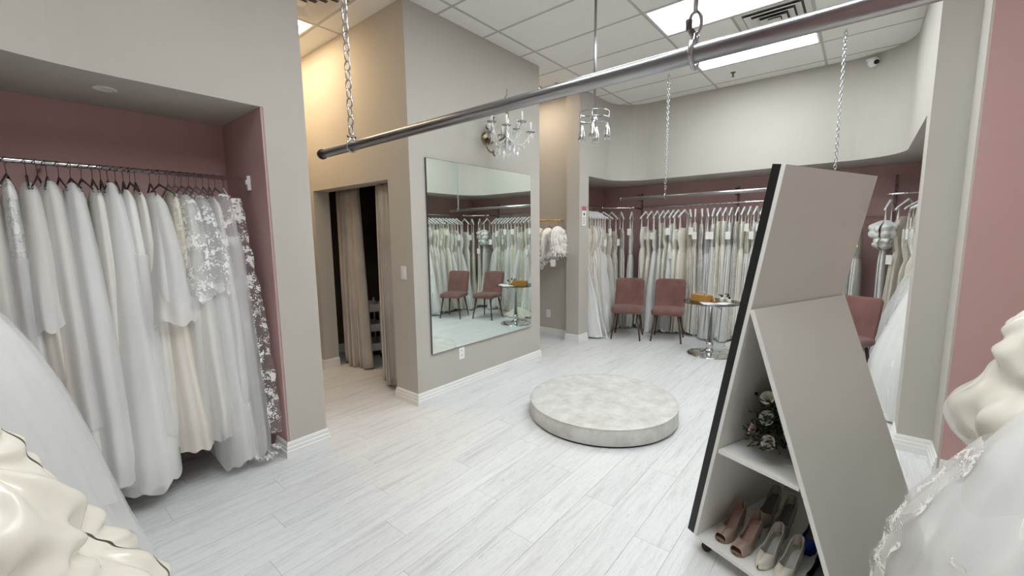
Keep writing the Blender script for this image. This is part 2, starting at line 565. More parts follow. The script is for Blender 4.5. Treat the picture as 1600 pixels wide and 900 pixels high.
# ceiling with lay-in tiles
ce = struct(MB().box(X0, X1, Y0, Y1, H + 0.012, H + 0.1).build('ceiling', 'grid_white'))
GX = [2.13 + 0.61 * k for k in range(-8, 9)]
GY = [0.47 + 1.22 * k for k in range(-2, 5)]
tile_me = MB().box(0.012, 0.598, 0.012, 1.208, H - 0.002, H + 0.012).mesh('ceiling_tile')
tile_me.materials.append(MATS['ceiling_tile'])
half_me = MB().box(0.012, 0.598, 0.012, 0.598, H - 0.002, H + 0.012).mesh('ceiling_tile_half')
half_me.materials.append(MATS['ceiling_tile'])
COOLS = [(3, 1), (5, 1), (0, 1), (-2, 0), (-3, 1)]  # visible pair first, then unseen panels added to brighten the room
WARM = [(-1, 4)]
HALL = [(4, 3)]
VENT = [(4, 1, 0), (-1, 3, 1)]
def gx(i): return 2.13 + 0.61 * i
def gy(j): return 0.47 + 1.22 * (j - 1)
special = set(COOLS) | set(WARM) | set(HALL) | {(i, j) for i, j, s in VENT}
for i in range(-7, 8):
    for j in range(0, 6):
        if gx(i) > 6.9 or gy(j) > 5.6: continue
        if (i, j) in special: continue
        mesh_obj('ceiling_tile', tile_me, None, ce, (gx(i), gy(j), 0))
for i in range(-7, 9):
    MB().box(gx(i) - 0.012, gx(i) + 0.012, Y0 + .1, Y1, H - 0.004, H + 0.012).build('grid_bar', 'grid_white', ce)
for j in range(0, 6):
    MB().box(X0, X1 - .1, gy(j) - 0.012, gy(j) + 0.012, H - 0.005, H + 0.0115).build('grid_bar', 'grid_white', ce)

def troffer(i, j, lampmat, label, half=None):
    x, y = gx(i), gy(j)
    y0, y1 = (y, y + 1.22) if half is None else (y + half * 0.61, y + half * 0.61 + 0.61)
    t = empty('ceiling_light', (x, y0, H), label=label, cat='light', group='recessed ceiling lights')
    L = y1 - y0
    f = MB()
    f.box(0.012, 0.03, 0.012, L - 0.012, -0.004, 0.011).box(0.58, 0.598, 0.012, L - 0.012, -0.004, 0.011)
    f.box(0.03, 0.58, 0.012, 0.03, -0.004, 0.011).box(0.03, 0.58, L - 0.03, L - 0.012, -0.004, 0.011)
    f.build('frame', 'white_plastic', t)
    MB().box(0.03, 0.58, 0.03, L - 0.03, 0.0, 0.010).build('diffuser', lampmat, t)
    return t
troffer(3, 1, 'lamp_cool', 'bright rectangular ceiling light beside the square air vent, nearer the podium')
troffer(5, 1, 'lamp_cool', 'bright rectangular ceiling light nearest the far curved bulkhead')
k = 0
for (i, j) in COOLS[2:]:  # added fill lights above the frame, not known fixtures
    troffer(i, j, 'lamp_fill', 'added unseen ceiling panel for fill light, ' + ordinal(k) + ' of three'); k += 1
troffer(-1, 4, 'lamp_warm', 'warm glowing rectangular ceiling light next to the corridor air vent')
troffer(4, 3, 'lamp_hall', 'warm white ceiling light over the recess behind the mirror wall', half=1)
mesh_obj('ceiling_tile', half_me, None, ce, (gx(4), gy(3), 0))
mesh_obj('ceiling_tile', half_me, None, ce, (gx(4), gy(1) + 0.61, 0))
mesh_obj('ceiling_tile', half_me, None, ce, (gx(-1), gy(3), 0))

def vent(x, y, label):
    t = empty('air_vent', (x + 0.305, y + 0.305, H), label=label, cat='vent', group='square ceiling air vents')
    MB().box(-0.285, 0.285, -0.285, 0.285, 0.004, 0.0105).build('hollow', 'vent_hollow', t)
    for q, (ro, drop) in enumerate(((0.29, 0.0), (0.225, 0.012), (0.165, 0.02), (0.105, 0.026))):
        b_ = MB()
        wv_ = 0.05
        P = []
        outer = [(ro, ro), (-ro, ro), (-ro, -ro), (ro, -ro)]
        inner = [(ro - wv_, ro - wv_), (-ro + wv_, ro - wv_), (-ro + wv_, -ro + wv_), (ro - wv_, -ro + wv_)]
        V = [(a, c, -0.004 - drop) for a, c in outer] + [(a, c, 0.004 - drop * 0.4) for a, c in inner] + [(a, c, -0.001 - drop) for a, c in outer] + [(a, c, 0.007 - drop * 0.4) for a, c in inner]
        F = []
        for e_ in range(4):
            g = (e_ + 1) % 4
            F += [(e_, g, 4 + g, 4 + e_), (8 + e_, 12 + e_, 12 + g, 8 + g), (e_, 8 + e_, 8 + g, g), (4 + e_, 4 + g, 12 + g, 12 + e_)]
        b_.add(V, F)
        b_.build('louvre', 'vent_white', t)
    MB().box(-0.05, 0.05, -0.05, 0.05, -0.024, -0.02).build('centre_plate', 'vent_white', t)
    return t
vent(gx(4), gy(1), 'square white air vent between the two bright ceiling lights')
vent(gx(-1), gy(3) + 0.61, 'square air vent in the warm lit corridor ceiling')

# --- left wall with niche
def wall(name, mb, mat='wall_paint'):
    return struct(mb.build(name, mat))
LB = [(-2.6, 2.3), (-1.6, 2.35), (-0.9, 2.55), (-0.4, 2.80), (-0.05, 3.00), (0.05, 3.045), (0.15, 3.075), (0.25, 3.097), (0.35, 3.109), (0.5, 3.115), (1.2, 3.115)]
wall('wall_left_upper', MB().prism(LB + [(1.2, 3.97), (-2.6, 3.97)], 2.45, H + 0.01))
wall('wall_left_column', MB().box(1.2, 1.475, 3.115, 3.97, 0, H + 0.01))
wall('wall_left_return', MB().box(1.185, 1.2, 3.12, 3.87, 0, 2.45), 'pink_paint')
wall('wall_left_niche', MB().box(-2.6, 1.2, 3.87, 3.97, 0, 2.45), 'pink_paint')
# corridor left side, and its end
wall('wall_corridor_side', MB().box(1.2, 1.475, 3.97, 6.2, 0, H + 0.01))
wall('wall_corridor_end', MB().box(1.475, 2.365, 6.1, 6.2, 0, H + 0.01))
# entry wall with curtained doorway (opening Y 3.45..4.92)
ew = MB()
ew.box(2.365, 2.55, 3.25, 3.45, 0, H + 0.01).box(2.365, 2.55, 4.92, 6.2, 0, H + 0.01).box(2.365, 2.55, 3.45, 4.92, 2.12, H + 0.01)
wall('wall_entry', ew)
wall('wall_mirror', MB().box(2.365, 4.32, 3.115, 3.25, 0, H + 0.01))
wall('wall_recess_left', MB().box(4.2, 4.32, 3.25, 6.2, 0, H + 0.01))
dr = MB()
dr.box(3.75, 3.85, 3.25, 6.2, 0, 2.7).box(2.55, 3.75, 5.5, 5.6, 0, 2.7).box(2.55, 3.75, 3.25, 5.5, 2.6, 2.7)
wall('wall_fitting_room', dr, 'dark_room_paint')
wall('wall_recess', MB().box(5.46, 5.56, 3.34, 6.2, 0, H + 0.01))
wall('wall_recess_end', MB().box(4.32, 5.46, 5.6, 5.7, 0, H + 0.01))
wall('wall_far_pillar', MB().box(5.30, 5.56, 3.125, 3.34, 0, H + 0.01))
# far bulkhead with rounded corners
curve = [(5.56, 3.125), (6.1, 3.125)] + arc(6.1, 2.625, 0.5, 90, 0)[1:] + [(6.6, 0.19)] + arc(6.1, 0.19, 0.5, 0, -90)[1:] + [(4.3, -0.31)]
outer = [(4.3, -1.25), (7.5, -1.25), (7.5, 3.95), (5.56, 3.95)]
wall('wall_far_upper', MB().prism((curve + outer)[::-1], 2.43, H + 0.01))
wall('wall_far_niche', MB().box(7.40, 7.50, -1.25, 3.95, 0, 2.43), 'pink_paint')
wall('wall_far_niche_left', MB().box(5.56, 7.40, 3.85, 3.95, 0, 2.43), 'pink_paint')
wall('wall_far_niche_right', MB().box(4.3, 7.40, -1.25, -1.15, 0, 2.43), 'pink_paint')
wall('wall_right_pillar', MB().prism([(4.05, -0.30), (4.05, -0.485), (3.765, -0.485), (3.765, -1.65), (4.3, -1.65), (4.3, -0.30)], 0, H + 0.01))
wall('wall_right_return', MB().box(3.75, 3.765, -1.55, -0.495, 0, H + 0.01), 'pink_paint')
wall('wall_right', MB().box(-2.6, 3.765, -1.65, -1.55, 0, H + 0.01), 'pink_paint')
wall('wall_back', MB().box(-2.7, -2.6, -1.65, 3.97, 0, H + 0.01))

def baseboard(name, path, side=1):
    prof = [(0, 0), (0.020, 0), (0.020, 0.046), (0.015, 0.050), (0.015, 0.072), (0.010, 0.078), (0.010, 0.098), (0.004, 0.112), (0, 0.114)]
    P = [Vector((x, y)) for x, y in path]
    nrm = []
    for i in range(len(P) - 1):
        d = (P[i + 1] - P[i]).normalized()
        nrm.append(Vector((d.y, -d.x)) * side)
    V = []
    for i in range(len(P)):
        if i == 0: mi = nrm[0]
        elif i == len(P) - 1: mi = nrm[-1]
        else:
            mi = (nrm[i - 1] + nrm[i]).normalized()
            mi = mi / max(0.3, mi.dot(nrm[i]))
        for o_, z in prof:
            V.append((P[i].x + mi.x * o_, P[i].y + mi.y * o_, z))
    k_ = len(prof)
    F = []
    for i in range(len(P) - 1):
        for q in range(k_):
            q2 = (q + 1) % k_
            F.append((i * k_ + q, i * k_ + q2, (i + 1) * k_ + q2, (i + 1) * k_ + q))
    F.append(tuple(range(k_))); F.append(tuple(range((len(P) - 1) * k_, len(P) * k_))[::-1])
    return struct(MB().add(V, F).build(name, 'trim_white'))
baseboard('baseboard_left_column', [(1.185, 3.30), (1.185, 3.115), (1.475, 3.115), (1.475, 6.1)])
baseboard('baseboard_left_niche', [(-2.6, 3.87), (1.185, 3.87)])
baseboard('baseboard_mirror', [(2.55, 3.45), (2.365, 3.45), (2.365, 3.115), (4.32, 3.115), (4.32, 5.6)])
baseboard('baseboard_entry', [(2.365, 6.1), (2.365, 4.92), (2.55, 4.92)])
baseboard('baseboard_recess', [(5.46, 5.6), (5.46, 3.34), (5.30, 3.34), (5.30, 3.125), (5.56, 3.125)])
baseboard('baseboard_far_niche', [(5.56, 3.85), (7.40, 3.85), (7.40, -1.15), (4.3, -1.15)])
baseboard('baseboard_right_pillar', [(4.3, -0.30), (4.05, -0.30), (4.05, -0.485), (3.765, -0.485)])
baseboard('baseboard_right', [(3.75, -0.495), (3.75, -1.55), (-2.6, -1.55)])
baseboard('baseboard_fitting_room', [(2.55, 5.5), (3.75, 5.5), (3.75, 3.25)])

# ================================================================== wall mirror
t = empty('wall_mirror', (2.534, 3.115, 0.46), label='large frameless rectangular mirror on the greige wall behind the podium', cat='mirror')
MB().box(0, 1.58, -0.016, 0, 0, 1.84).build('backing', 'glass_edge', t)
MB().box(0.004, 1.576, -0.020, -0.016, 0.004, 1.836).build('mirror_pane', 'mirror_glass', t)

# ================================================================== steel rails on chains
def link_mesh(pitch, r):
    L = pitch + 2 * r * 1.05
    wid = pitch * 0.33
    pts = []
    st = L / 2 - r - wid
    for i in range(9):
        a = PI * i / 8
        pts.append((wid * math.cos(a), 0, st + wid * math.sin(a)))
    for i in range(9):
        a = PI + PI * i / 8
        pts.append((wid * math.cos(a), 0, -st + wid * math.sin(a)))
    return MB().tube(pts, r, 6, closed=True).mesh('link')
def chain(x, y, z0, z1, pitch, r, label, lean=0.0, big=False):
    t = empty('steel_chain', (x, y, z0), label=label, cat='chain', group='rail chains')
    lm = link_mesh(pitch, r); lm.materials.append(MATS['chain_zinc'])
    zs = z0 + (0.10 if big else 0.05)
    # shackle around the tube
    pts = []
    rr = 0.034 if big else 0.030
    for i in range(21):
        a = R_(-60 + 300 * i / 20 + 0)
        a = R_(120 + 300 * i / 20)
        pts.append((rr * math.sin(a) * 1.0, 0, -0.0 + rr * 1.05 * math.cos(a)))
    pts = [(rr * math.cos(R_(110 + 320 * i / 20)), 0, rr * math.sin(R_(110 + 320 * i / 20))) for i in range(21)]
    pts = [(-0.012, 0, rr + 0.02)] + pts + [(0.012, 0, rr + 0.02)]
    MB().tube(pts, 0.0065 if big else 0.005, 8).build('shackle', 'chain_zinc', t)
    MB().tube([(-0.024, 0, rr + 0.018), (0.024, 0, rr + 0.018)], 0.006, 8).build('shackle_pin', 'hook_metal', t)
    if big:
        q = MB().tube([(0, 0.016 * math.cos(a), rr + 0.045 + 0.03 * math.sin(a)) for a in [2 * PI * i / 20 for i in range(20)]], 0.005, 8, closed=True)
        qo = q.build('quick_link', 'chain_zinc', t)
        MB().lathe([(0.008, 0), (0.009, 0.003), (0.009, 0.025), (0.008, 0.028)], 6, 0, 0.016, rr + 0.032).build('screw_sleeve', 'hook_metal', qo)
    n = int((z1 - z0 - (rr + 0.07 if big else rr + 0.03)) / pitch) + 1
    zb = rr + (0.075 if big else 0.03) + pitch / 2
    for i in range(n):
        z = zb + i * pitch
        o = mesh_obj('link', lm, None, t, (lean * z, 0, z), (0, 0, (PI / 2 if i % 2 else 0) + 0.35))
    return t
RZ1, RZ2 = 2.07, 2.07
t = empty('hanging_rail', (1.25, 2.46, RZ1), label='thick steel rail hung close to the viewer, crossing the upper picture', cat='rail', group='chain-hung steel rails')
MB().tube([(0, 0, 0), (0, -3.2, 0)], 0.0235, 24).build('tube', 'steel', t)
MB().tube([(0, 0.004, 0), (0, -0.012, 0)], 0.0285, 24).build('end_cap', 'dark_metal', t)
MB().tube([(0, -3.19, 0), (0, -3.206, 0)], 0.0285, 24).build('end_cap', 'dark_metal', t)
chain(1.25, 2.13, RZ1, H, 0.046, 0.0042, 'heavy steel chain holding the left end of the near rail')
chain(1.25, 0.385, RZ1, H, 0.060, 0.0055, 'heavy chain with screw link and shackle on the near rail', big=True)
t = empty('hanging_rail', (5.6, 2.64, RZ2), label='slim steel rail hung on chains in front of the far gowns', cat='rail', group='chain-hung steel rails')
MB().tube([(0, 0, 0), (0, -2.6, 0)], 0.021, 20).build('tube', 'steel', t)
MB().tube([(0, 0.004, 0), (0, -0.01, 0)], 0.024, 20).build('end_cap', 'steel', t)
MB().tube([(0, -2.59, 0), (0, -2.604, 0)], 0.024, 20).build('end_cap', 'steel', t)
chain(5.6, 2.02, RZ2, H, 0.036, 0.0048, 'thin chain holding the far rail above the two rose chairs')
chain(5.6, 0.262, RZ2, H, 0.036, 0.0048, 'thin chain dropping behind the leaning display stand')

# ================================================================== podium
t = empty('podium', (3.27, 1.68, 0), label='round low podium with mottled stone-look top on the floor', cat='podium')
MB().lathe([(0.622, 0.0), (0.622, 0.02)], 96).build('plinth', 'slot_dark', t)
MB().lathe([(0.633, 0.016), (0.636, 0.020), (0.636, 0.140), (0.634, 0.1435)], 96).build('side_band', 'podium_stone', t)
MB().lathe([(0.636, 0.1435), (0.6385, 0.146), (0.636, 0.149), (0.60, 0.1495)], 96).build('top_board', 'podium_stone', t)

# ================================================================== chairs
def rounded_panel(wid, hgt, thick, rad, curve_fn, n=9):
    """front outline rounded rect in (x,z) with thickness along y; curve_fn(x,z)->y offset"""
    cols = 17; rows = 17
    bm = bmesh.new()
    def inside(u, v):
        x = (u - .5) * wid; z = v * hgt
        # pull the corners in
        hx = wid / 2 - rad
        for zc, s_ in ((rad, -1), (hgt - rad, 1)):
            if (z - zc) * s_ > 0:
                dz = abs(z - zc)
                lim = hx + math.sqrt(max(0, rad * rad - dz * dz))
                x = x / (wid / 2) * lim
        return x, z
    F_ = {}; B_ = {}
    for i in range(rows):
        for j in range(cols):
            v = i / (rows - 1); u = j / (cols - 1)
            v = 0.5 - 0.5 * math.cos(PI * v); u = 0.5 - 0.5 * math.cos(PI * u)
            x, z = inside(u, v)
            e_ = min(1.0, min(u, 1 - u) * wid / 0.02, min(v, 1 - v) * hgt / 0.02)
            th = thick / 2 * math.sqrt(max(0.0, 1 - (1 - e_) ** 2)) if e_ < 1 else thick / 2
            y = curve_fn(x, z)
            F_[i, j] = bm.verts.new((x, y - th, z)); B_[i, j] = bm.verts.new((x, y + th, z))
    for i in range(rows - 1):
        for j in range(cols - 1):
            bm.faces.new((F_[i, j], F_[i, j + 1], F_[i + 1, j + 1], F_[i + 1, j]))
            bm.faces.new((B_[i, j], B_[i + 1, j], B_[i + 1, j + 1], B_[i, j + 1]))
    bmesh.ops.remove_doubles(bm, verts=bm.verts, dist=0.0006)
    bmesh.ops.recalc_face_normals(bm, faces=bm.faces)
    return bm
_cache = {}
def chair(x, y, facing, label):
    """facing = direction angle the sitter looks; local -Y is the front"""
    t = empty('side_chair', (x, y, 0), facing + PI / 2, label, 'chair', 'rose velvet chairs')
    if not _cache:
        bm = rounded_panel(0.44, 0.47, 0.05, 0.05, lambda x_, z_: 0.19 + 0.13 * (z_ / 0.47) ** 1.3 + 0.25 * x_ * x_ * -1 + (0.05 * max(0, 0.1 - z_) / 0.1) * -1)
        for v in bm.verts: v.co.z += 0.42
        _cache['back'] = MB().frombm(bm, True).mesh('backrest')
        bm = rounded_panel(0.46, 0.44, 0.075, 0.06, lambda x_, z_: 0.18 * x_ * x_)
        # lay flat: z->-y , y->-z
        for v in bm.verts:
            xx, yy, zz = v.co
            v.co = Vector((xx * (1.0 if zz < 0.3 else 0.97), 0.22 - zz, 0.455 - yy * 1.0 - 0.02 * max(0, (zz - 0.36) / 0.08)))
        bmesh.ops.recalc_face_normals(bm, faces=bm.faces)
        _cache['seat'] = MB().frombm(bm, True).mesh('seat')
        for k_ in ('back', 'seat'): _cache[k_].materials.append(MATS['velvet_rose'])
        f = MB()
        f.tube([(-0.17, -0.16, 0.414), (0.17, -0.16, 0.414)], 0.012, 8).tube([(-0.17, 0.15, 0.414), (0.17, 0.15, 0.414)], 0.012, 8)
        f.tube([(-0.15, -0.16, 0.414), (-0.15, 0.15, 0.414)], 0.012, 8).tube([(0.15, -0.16, 0.414), (0.15, 0.15, 0.414)], 0.012, 8)
        _cache['frame'] = f.mesh('seat_frame'); _cache['frame'].materials.append(MATS['chair_leg'])
        for sx in (-1, 1):
            for sy in (-1, 1):
                me = MB().tube([(sx * 0.155, -0.005 + sy * 0.15, 0.425), (sx * 0.212, sy * 0.212, 0.0)], [0.018, 0.011], 10).mesh('leg')
                me.materials.append(MATS['chair_leg']); _cache[sx, sy] = me
    mesh_obj('seat', _cache['seat'], None, t)
    mesh_obj('backrest', _cache['back'], None, t)
    mesh_obj('seat_frame', _cache['frame'], None, t)
    for sx in (-1, 1):
        for sy in (-1, 1):
            mesh_obj('leg', _cache[sx, sy], None, t)
    return t
chair(6.06, 2.705, math.atan2(-0.13, -0.42), 'rose velvet chair with dark legs nearest the far pillar')
chair(6.27, 2.16, math.atan2(-0.10, -0.416), 'rose velvet chair with dark legs beside the glass table, pillar side')
chair(5.90, 0.69, math.atan2(0.09, -0.43), 'rose velvet chair hidden behind the display stand, seen in the mirror next to table')
chair(5.58, 0.09, math.atan2(0.19, -0.44), 'rose velvet chair partly visible right of the leaning display stand')

# ================================================================== glass table and things on it
TX, TY, TZ = 5.83, 1.447, 0.70
t = empty('glass_table', (TX, TY, 0), label='round glass bistro table with chrome pedestal between the rose chairs', cat='table')
MB().lathe([(0.345, 0.690), (0.35, 0.693), (0.35, 0.697), (0.345, 0.700)], 64).build('table_top', 'glass_clear', t)
MB().lathe([(0.346, 0.689), (0.354, 0.692), (0.354, 0.698), (0.346, 0.701), (0.346, 0.689)], 64, close=False).build('rim', 'glass_edge', t)
MB().lathe([(0.036, 0.16), (0.036, 0.66), (0.055, 0.665), (0.055, 0.688)], 24).build('column', 'chrome', t)
MB().lathe([(0.275, 0.0), (0.278, 0.006), (0.26, 0.014), (0.14, 0.026), (0.07, 0.045), (0.045, 0.075), (0.04, 0.11), (0.044, 0.12), (0.044, 0.165)], 48).build('base', 'chrome', t)
MB().tube([(0.0, -0.03, 0.655), (-0.06, -0.10, 0.645), (-0.10, -0.15, 0.62)], 0.004, 6).build('lever', 'dark_metal', t)
b_ = empty('tissue_box', (TX - 0.02, TY + 0.12, TZ), R_(-28), 'brown kraft tissue box standing on the glass table', 'box')
MB().box(-0.065, 0.065, -0.125, 0.125, 0, 0.085, 0.004).build('carton', 'kraft', b_)
rngt = np.random.default_rng(3)
gridp = np.zeros((8, 10, 3))
for i in range(8):
    for j in range(10):
        a = -0.9 + 1.8 * j / 9
        gridp[i, j] = (0.05 * math.sin(a * 2) * (0.4 + i / 8) + 0.01 * math.sin(j * 2.1), -0.04 + 0.09 * a * (0.3 + i / 10), 0.084 + 0.055 * i / 7 * (1 - 0.3 * abs(a)))
mesh_obj('tissue', grid_mesh('tissue', gridp), 'paper', b_)
def sheet(x, y, rz, w_, l_, label, z, mat='paper'):
    P = np.zeros((6, 6, 3))
    for i in range(6):
        for j in range(6):
            P[i, j] = ((i / 5 - .5) * w_, (j / 5 - .5) * l_, 0.0015 + 0.004 * math.sin(i * 1.3 + j * 0.8) ** 2)
    me = grid_mesh('paper_sheet', P)
    o = mesh_obj('paper_sheet', me, mat, None, (x, y, z), (0, 0, rz))
    sm = o.modifiers.new('solid', 'SOLIDIFY'); sm.thickness = 0.0012
    return tag(o, label, 'paper')
sheet(TX - 0.17, TY - 0.06, R_(30), 0.21, 0.28, 'white paper leaflet at the near edge of the glass table', TZ + .001)
sheet(TX - 0.14, TY - 0.17, R_(65), 0.15, 0.21, 'small white printed sheet overlapping the table edge leaflet', TZ + 0.007)
t = empty('gold_trinket_dish', (TX - 0.07, TY - 0.05, TZ + 0.011), label='small gold trinket dish in front of the tissue box', cat='dish')
MB().lathe([(0.02, 0), (0.035, 0.004), (0.05, 0.02), (0.047, 0.02), (0.033, 0.008), (0.0, 0.007)], 24).build('bowl', 'gold', t)
MB().lathe([(0.018, 0.01), (0.02, 0.02), (0.012, 0.033), (0.0, 0.036)], 16).build('ornament', 'gold', t)
for q, (dx, dy, hh, lab) in enumerate(((0.08, -0.10, 0.06, 'cream lotion bottle with black pump nearest the tissue box'), (0.10, -0.17, 0.075, 'taller cream bottle with black cap on the table'), (0.03, -0.20, 0.05, 'small cream jar with black lid near the table edge'))):
    t = empty('bottle', (TX + dx, TY + dy, TZ), label=lab, cat='bottle', group='cosmetic bottles on the glass table')
    MB().lathe([(0.022, 0), (0.025, 0.004), (0.025, hh - 0.01), (0.012, hh)], 18).build('body', 'bottle_cream', t)
    MB().lathe([(0.013, hh), (0.013, hh + 0.025), (0.010, hh + 0.028)], 14).build('cap', 'bottle_black', t)
    MB().tube([(0, 0, hh + 0.022), (-0.03, 0.03, hh + 0.03)], 0.007, 8).build('nozzle', 'bottle_black', t)

# ================================================================== leaning display stand (A-frame)
A21 = R_(-21)
# local frame: x = width W (away from viewer), y = N (towards the podium)
DB = (2.078, 0.547, 0.0)
disp = empty('display_stand', DB, A21, 'tall leaning mirror stand with taupe back and open shoe shelves', 'display stand')
WD = 0.79
def slab(p0, p1, th, x0, x1, side=1):
    """plank in profile from p0=(d,z) to p1, thickness th to the right (increasing d); d is along local -y"""
    d = Vector((p1[0] - p0[0], p1[1] - p0[1])); n = Vector((d.y, -d.x)).normalized() * th * side
    q = [p0, p1, (p1[0] + n.x, p1[1] + n.y), (p0[0] + n.x, p0[1] + n.y)]
    V = [(x0, -a, z) for a, z in q] + [(x1, -a, z) for a, z in q]
    F = [(0, 1, 2, 3), (7, 6, 5, 4), (0, 4, 5, 1), (1, 5, 6, 2), (2, 6, 7, 3), (3, 7, 4, 0)]
    return MB().add(V, F)
slab((-0.034, 0.095), (0.275, 1.858), 0.034, -0.004, WD + 0.004).build('mirror_frame', 'black_frame', disp)
slab((-0.0365 + 0.005, 0.125), (0.2725 - 0.005, 1.83), 0.003, 0.03, WD - 0.03, -1).build('mirror_pane', 'mirror_glass', disp)
slab((0.2055, 1.262), (0.309, 1.852), 0.016, 0.0, WD).build('back_board', 'display_paint', disp)
slab((0.000, 0.09), (0.2055, 1.262), 0.016, 0.0, WD).build('inner_board', 'display_white', disp)
MB().add(*(lambda s_: (s_.v, s_.f))(slab((0.000, 0.09), (0.309, 1.852), 0.016, -0.003, 0.001))).build('edge_band', 'display_white', disp)
slab((0.217, 1.262), (0.643, 0.075), 0.018, 0.0, WD, -1).build('lower_panel', 'display_paint', disp)
slab((0.217, 1.262), (0.643, 0.075), 0.018, -0.003, 0.001, -1).build('edge_band', 'display_white', disp)
def flat(d0, d1, z0, z1, x0=0.004, x1=WD - 0.004):
    return MB().box(x0, x1, -d1, -d0, z0, z1, 0.0)
flat(0.005, 0.64, 0.07, 0.088, 0.0, WD).build('base_board', 'display_white', disp)
flat(0.105, 0.455, 0.565, 0.583).build('shelf', 'display_white', disp)
# lining panels that close the back and the inner side of the compartments
def trap(d0a, d1a, za, d0b, d1b, zb):
    x0_, x1_ = WD - 0.016, WD - 0.002
    q = [(d0a, za), (d1a, za), (d1b, zb), (d0b, zb)]
    V = [(x0_, -d, z) for d, z in q] + [(x1_, -d, z) for d, z in q]
    return MB().add(V, [(0, 1, 2, 3), (7, 6, 5, 4), (0, 4, 5, 1), (1, 5, 6, 2), (2, 6, 7, 3), (3, 7, 4, 0)])
trap(0.02, 0.615, 0.088, 0.10, 0.475, 0.49).build('end_panel', 'display_white', disp)
trap(0.115, 0.445, 0.583, 0.212, 0.215, 1.23).build('end_panel', 'display_white', disp)
for cx_, cd in ((0.05, 0.04), (0.05, 0.58), (WD - 0.05, 0.04), (WD - 0.05, 0.58)):
    c_ = MB().tube([(cx_ - 0.012, -cd, 0.022), (cx_ + 0.012, -cd, 0.022)], 0.022, 16).build('caster', 'black_frame', disp)
    MB().box(cx_ - 0.016, cx_ + 0.016, -cd - 0.012, -cd + 0.012, 0.04, 0.071).build('caster_bracket', 'dark_metal', c_)
MB().lathe([(0.008, 0), (0.008, 0.006), (0.0, 0.008)], 10, 0, 0, 0).build('screw_cap', 'black_frame', disp, (0.20, -0.15, 0.83), (R_(80), 0, 0))

def W2(xl, d, z):
    c, s_ = math.cos(A21), math.sin(A21)
    return Vector((DB[0] + c * xl + s_ * d, DB[1] + s_ * xl - c * d, z))

# shoes -----------------------------------------------------------------
def shoe_mesh(L=0.235, heel=0.075, wid=0.075, pointed=False, peep=False, open_from=0.30, topline=0.045, mir=1):
    nt_, nu = 30, 9
    def sole(t):   # t 0 toe .. 1 heel
        if t < 0.34: z = 0.004 + 0.012 * max(0, (0.12 - t) / 0.12)
        else:
            s_ = (t - 0.34) / 0.66
            z = 0.004 + (heel - 0.004) * (3 * s_ ** 2 - 2 * s_ ** 3 if s_ < 0.92 else 1.0 * (3 * .92 ** 2 - 2 * .92 ** 3) + (s_ - .92) * 0.1)
        return z
    def halfw(t):
        if pointed: pts = [(0, 0.003), (0.06, 0.013), (0.15, 0.026), (0.32, 0.0375), (0.55, 0.028), (0.8, 0.027), (0.93, 0.022), (0.985, 0.010), (1, 0.001)]
        else: pts = [(0, 0.008), (0.03, 0.020), (0.1, 0.031), (0.3, 0.0385), (0.55, 0.028), (0.8, 0.028), (0.93, 0.023), (0.985, 0.011), (1, 0.001)]
        return float(np.interp(t, [p[0] for p in pts], [p[1] for p in pts])) * wid / 0.075
    def height(t):
        pts = [(0, 0.016), (0.08, 0.034), (0.2, 0.042), (0.32, 0.047), (0.5, 0.044), (0.75, 0.05), (1, 0.062)]
        return float(np.interp(t, [p[0] for p in pts], [p[1] for p in pts]))
    upper = MB(); 
    ts = [(i / (nt_ - 1)) for i in range(nt_)]
    t0 = 0.07 if peep else 0.0
    ts = [t0 + (1 - t0) * (t_ ** 1.0) for t_ in ts]
    for sgn in (-1, 1):
        P = np.zeros((nt_, nu, 3))
        for i, t_ in enumerate(ts):
            hw, hh, sz = halfw(t_), height(t_), sole(t_)
            op = min(1, max(0, (t_ - open_from) / 0.10)); op = op * op * (3 - 2 * op)
            for j in range(nu):
                u_ = j / (nu - 1)
                a = u_ * PI / 2
                yc = hw * (math.cos(a) ** 0.6); zc = hh * (math.sin(a) ** 0.9)     # closed toe arch
                yo = hw * (1.0 - 0.12 * u_); zo = hh * 0.92 * u_
                P[i, j] = (t_ * L, sgn * (yc * (1 - op) + yo * op), sz + zc * (1 - op) + zo * op)
        me = grid_mesh('u', P)
        upper.add([tuple(v.co) for v in me.vertices], [list(p.vertices) for p in me.polygons], True)
        bpy.data.meshes.remove(me)
    soleb = MB()
    P = np.zeros((nt_, 4, 3)); P2 = np.zeros((nt_, 5, 3))
    for i in range(nt_):
        t_ = i / (nt_ - 1)
        hw, sz = halfw(t_), sole(t_)
        P[i] = [(t_ * L, -hw, sz), (t_ * L, -hw, sz - 0.004), (t_ * L, hw, sz - 0.004), (t_ * L, hw, sz)]
        for j in range(5):
            P2[i, j] = (t_ * L, (-1 + j / 2) * hw * 0.97, sz + 0.003)
    me = grid_mesh('s', P, wrap=True); soleb.add([tuple(v.co) for v in me.vertices], [list(p.vertices) for p in me.polygons], True); bpy.data.meshes.remove(me)
    ins = grid_mesh('insole', P2)
    hl = MB()
    zt = sole(0.93) - 0.003
    hl.add([(L * .86, -.024, zt - .004), (L * .99, -.018, zt), (L * .99, .018, zt), (L * .86, .024, zt - .004), (L * .925, -.008, 0), (L * .965, -.008, 0), (L * .965, .008, 0), (L * .925, .008, 0)],
           [(0, 3, 2, 1), (4, 5, 6, 7), (0, 1, 5, 4), (1, 2, 6, 5), (2, 3, 7, 6), (3, 0, 4, 7)])
    return upper.mesh('upper'), soleb.mesh('sole'), ins, hl.mesh('heel')
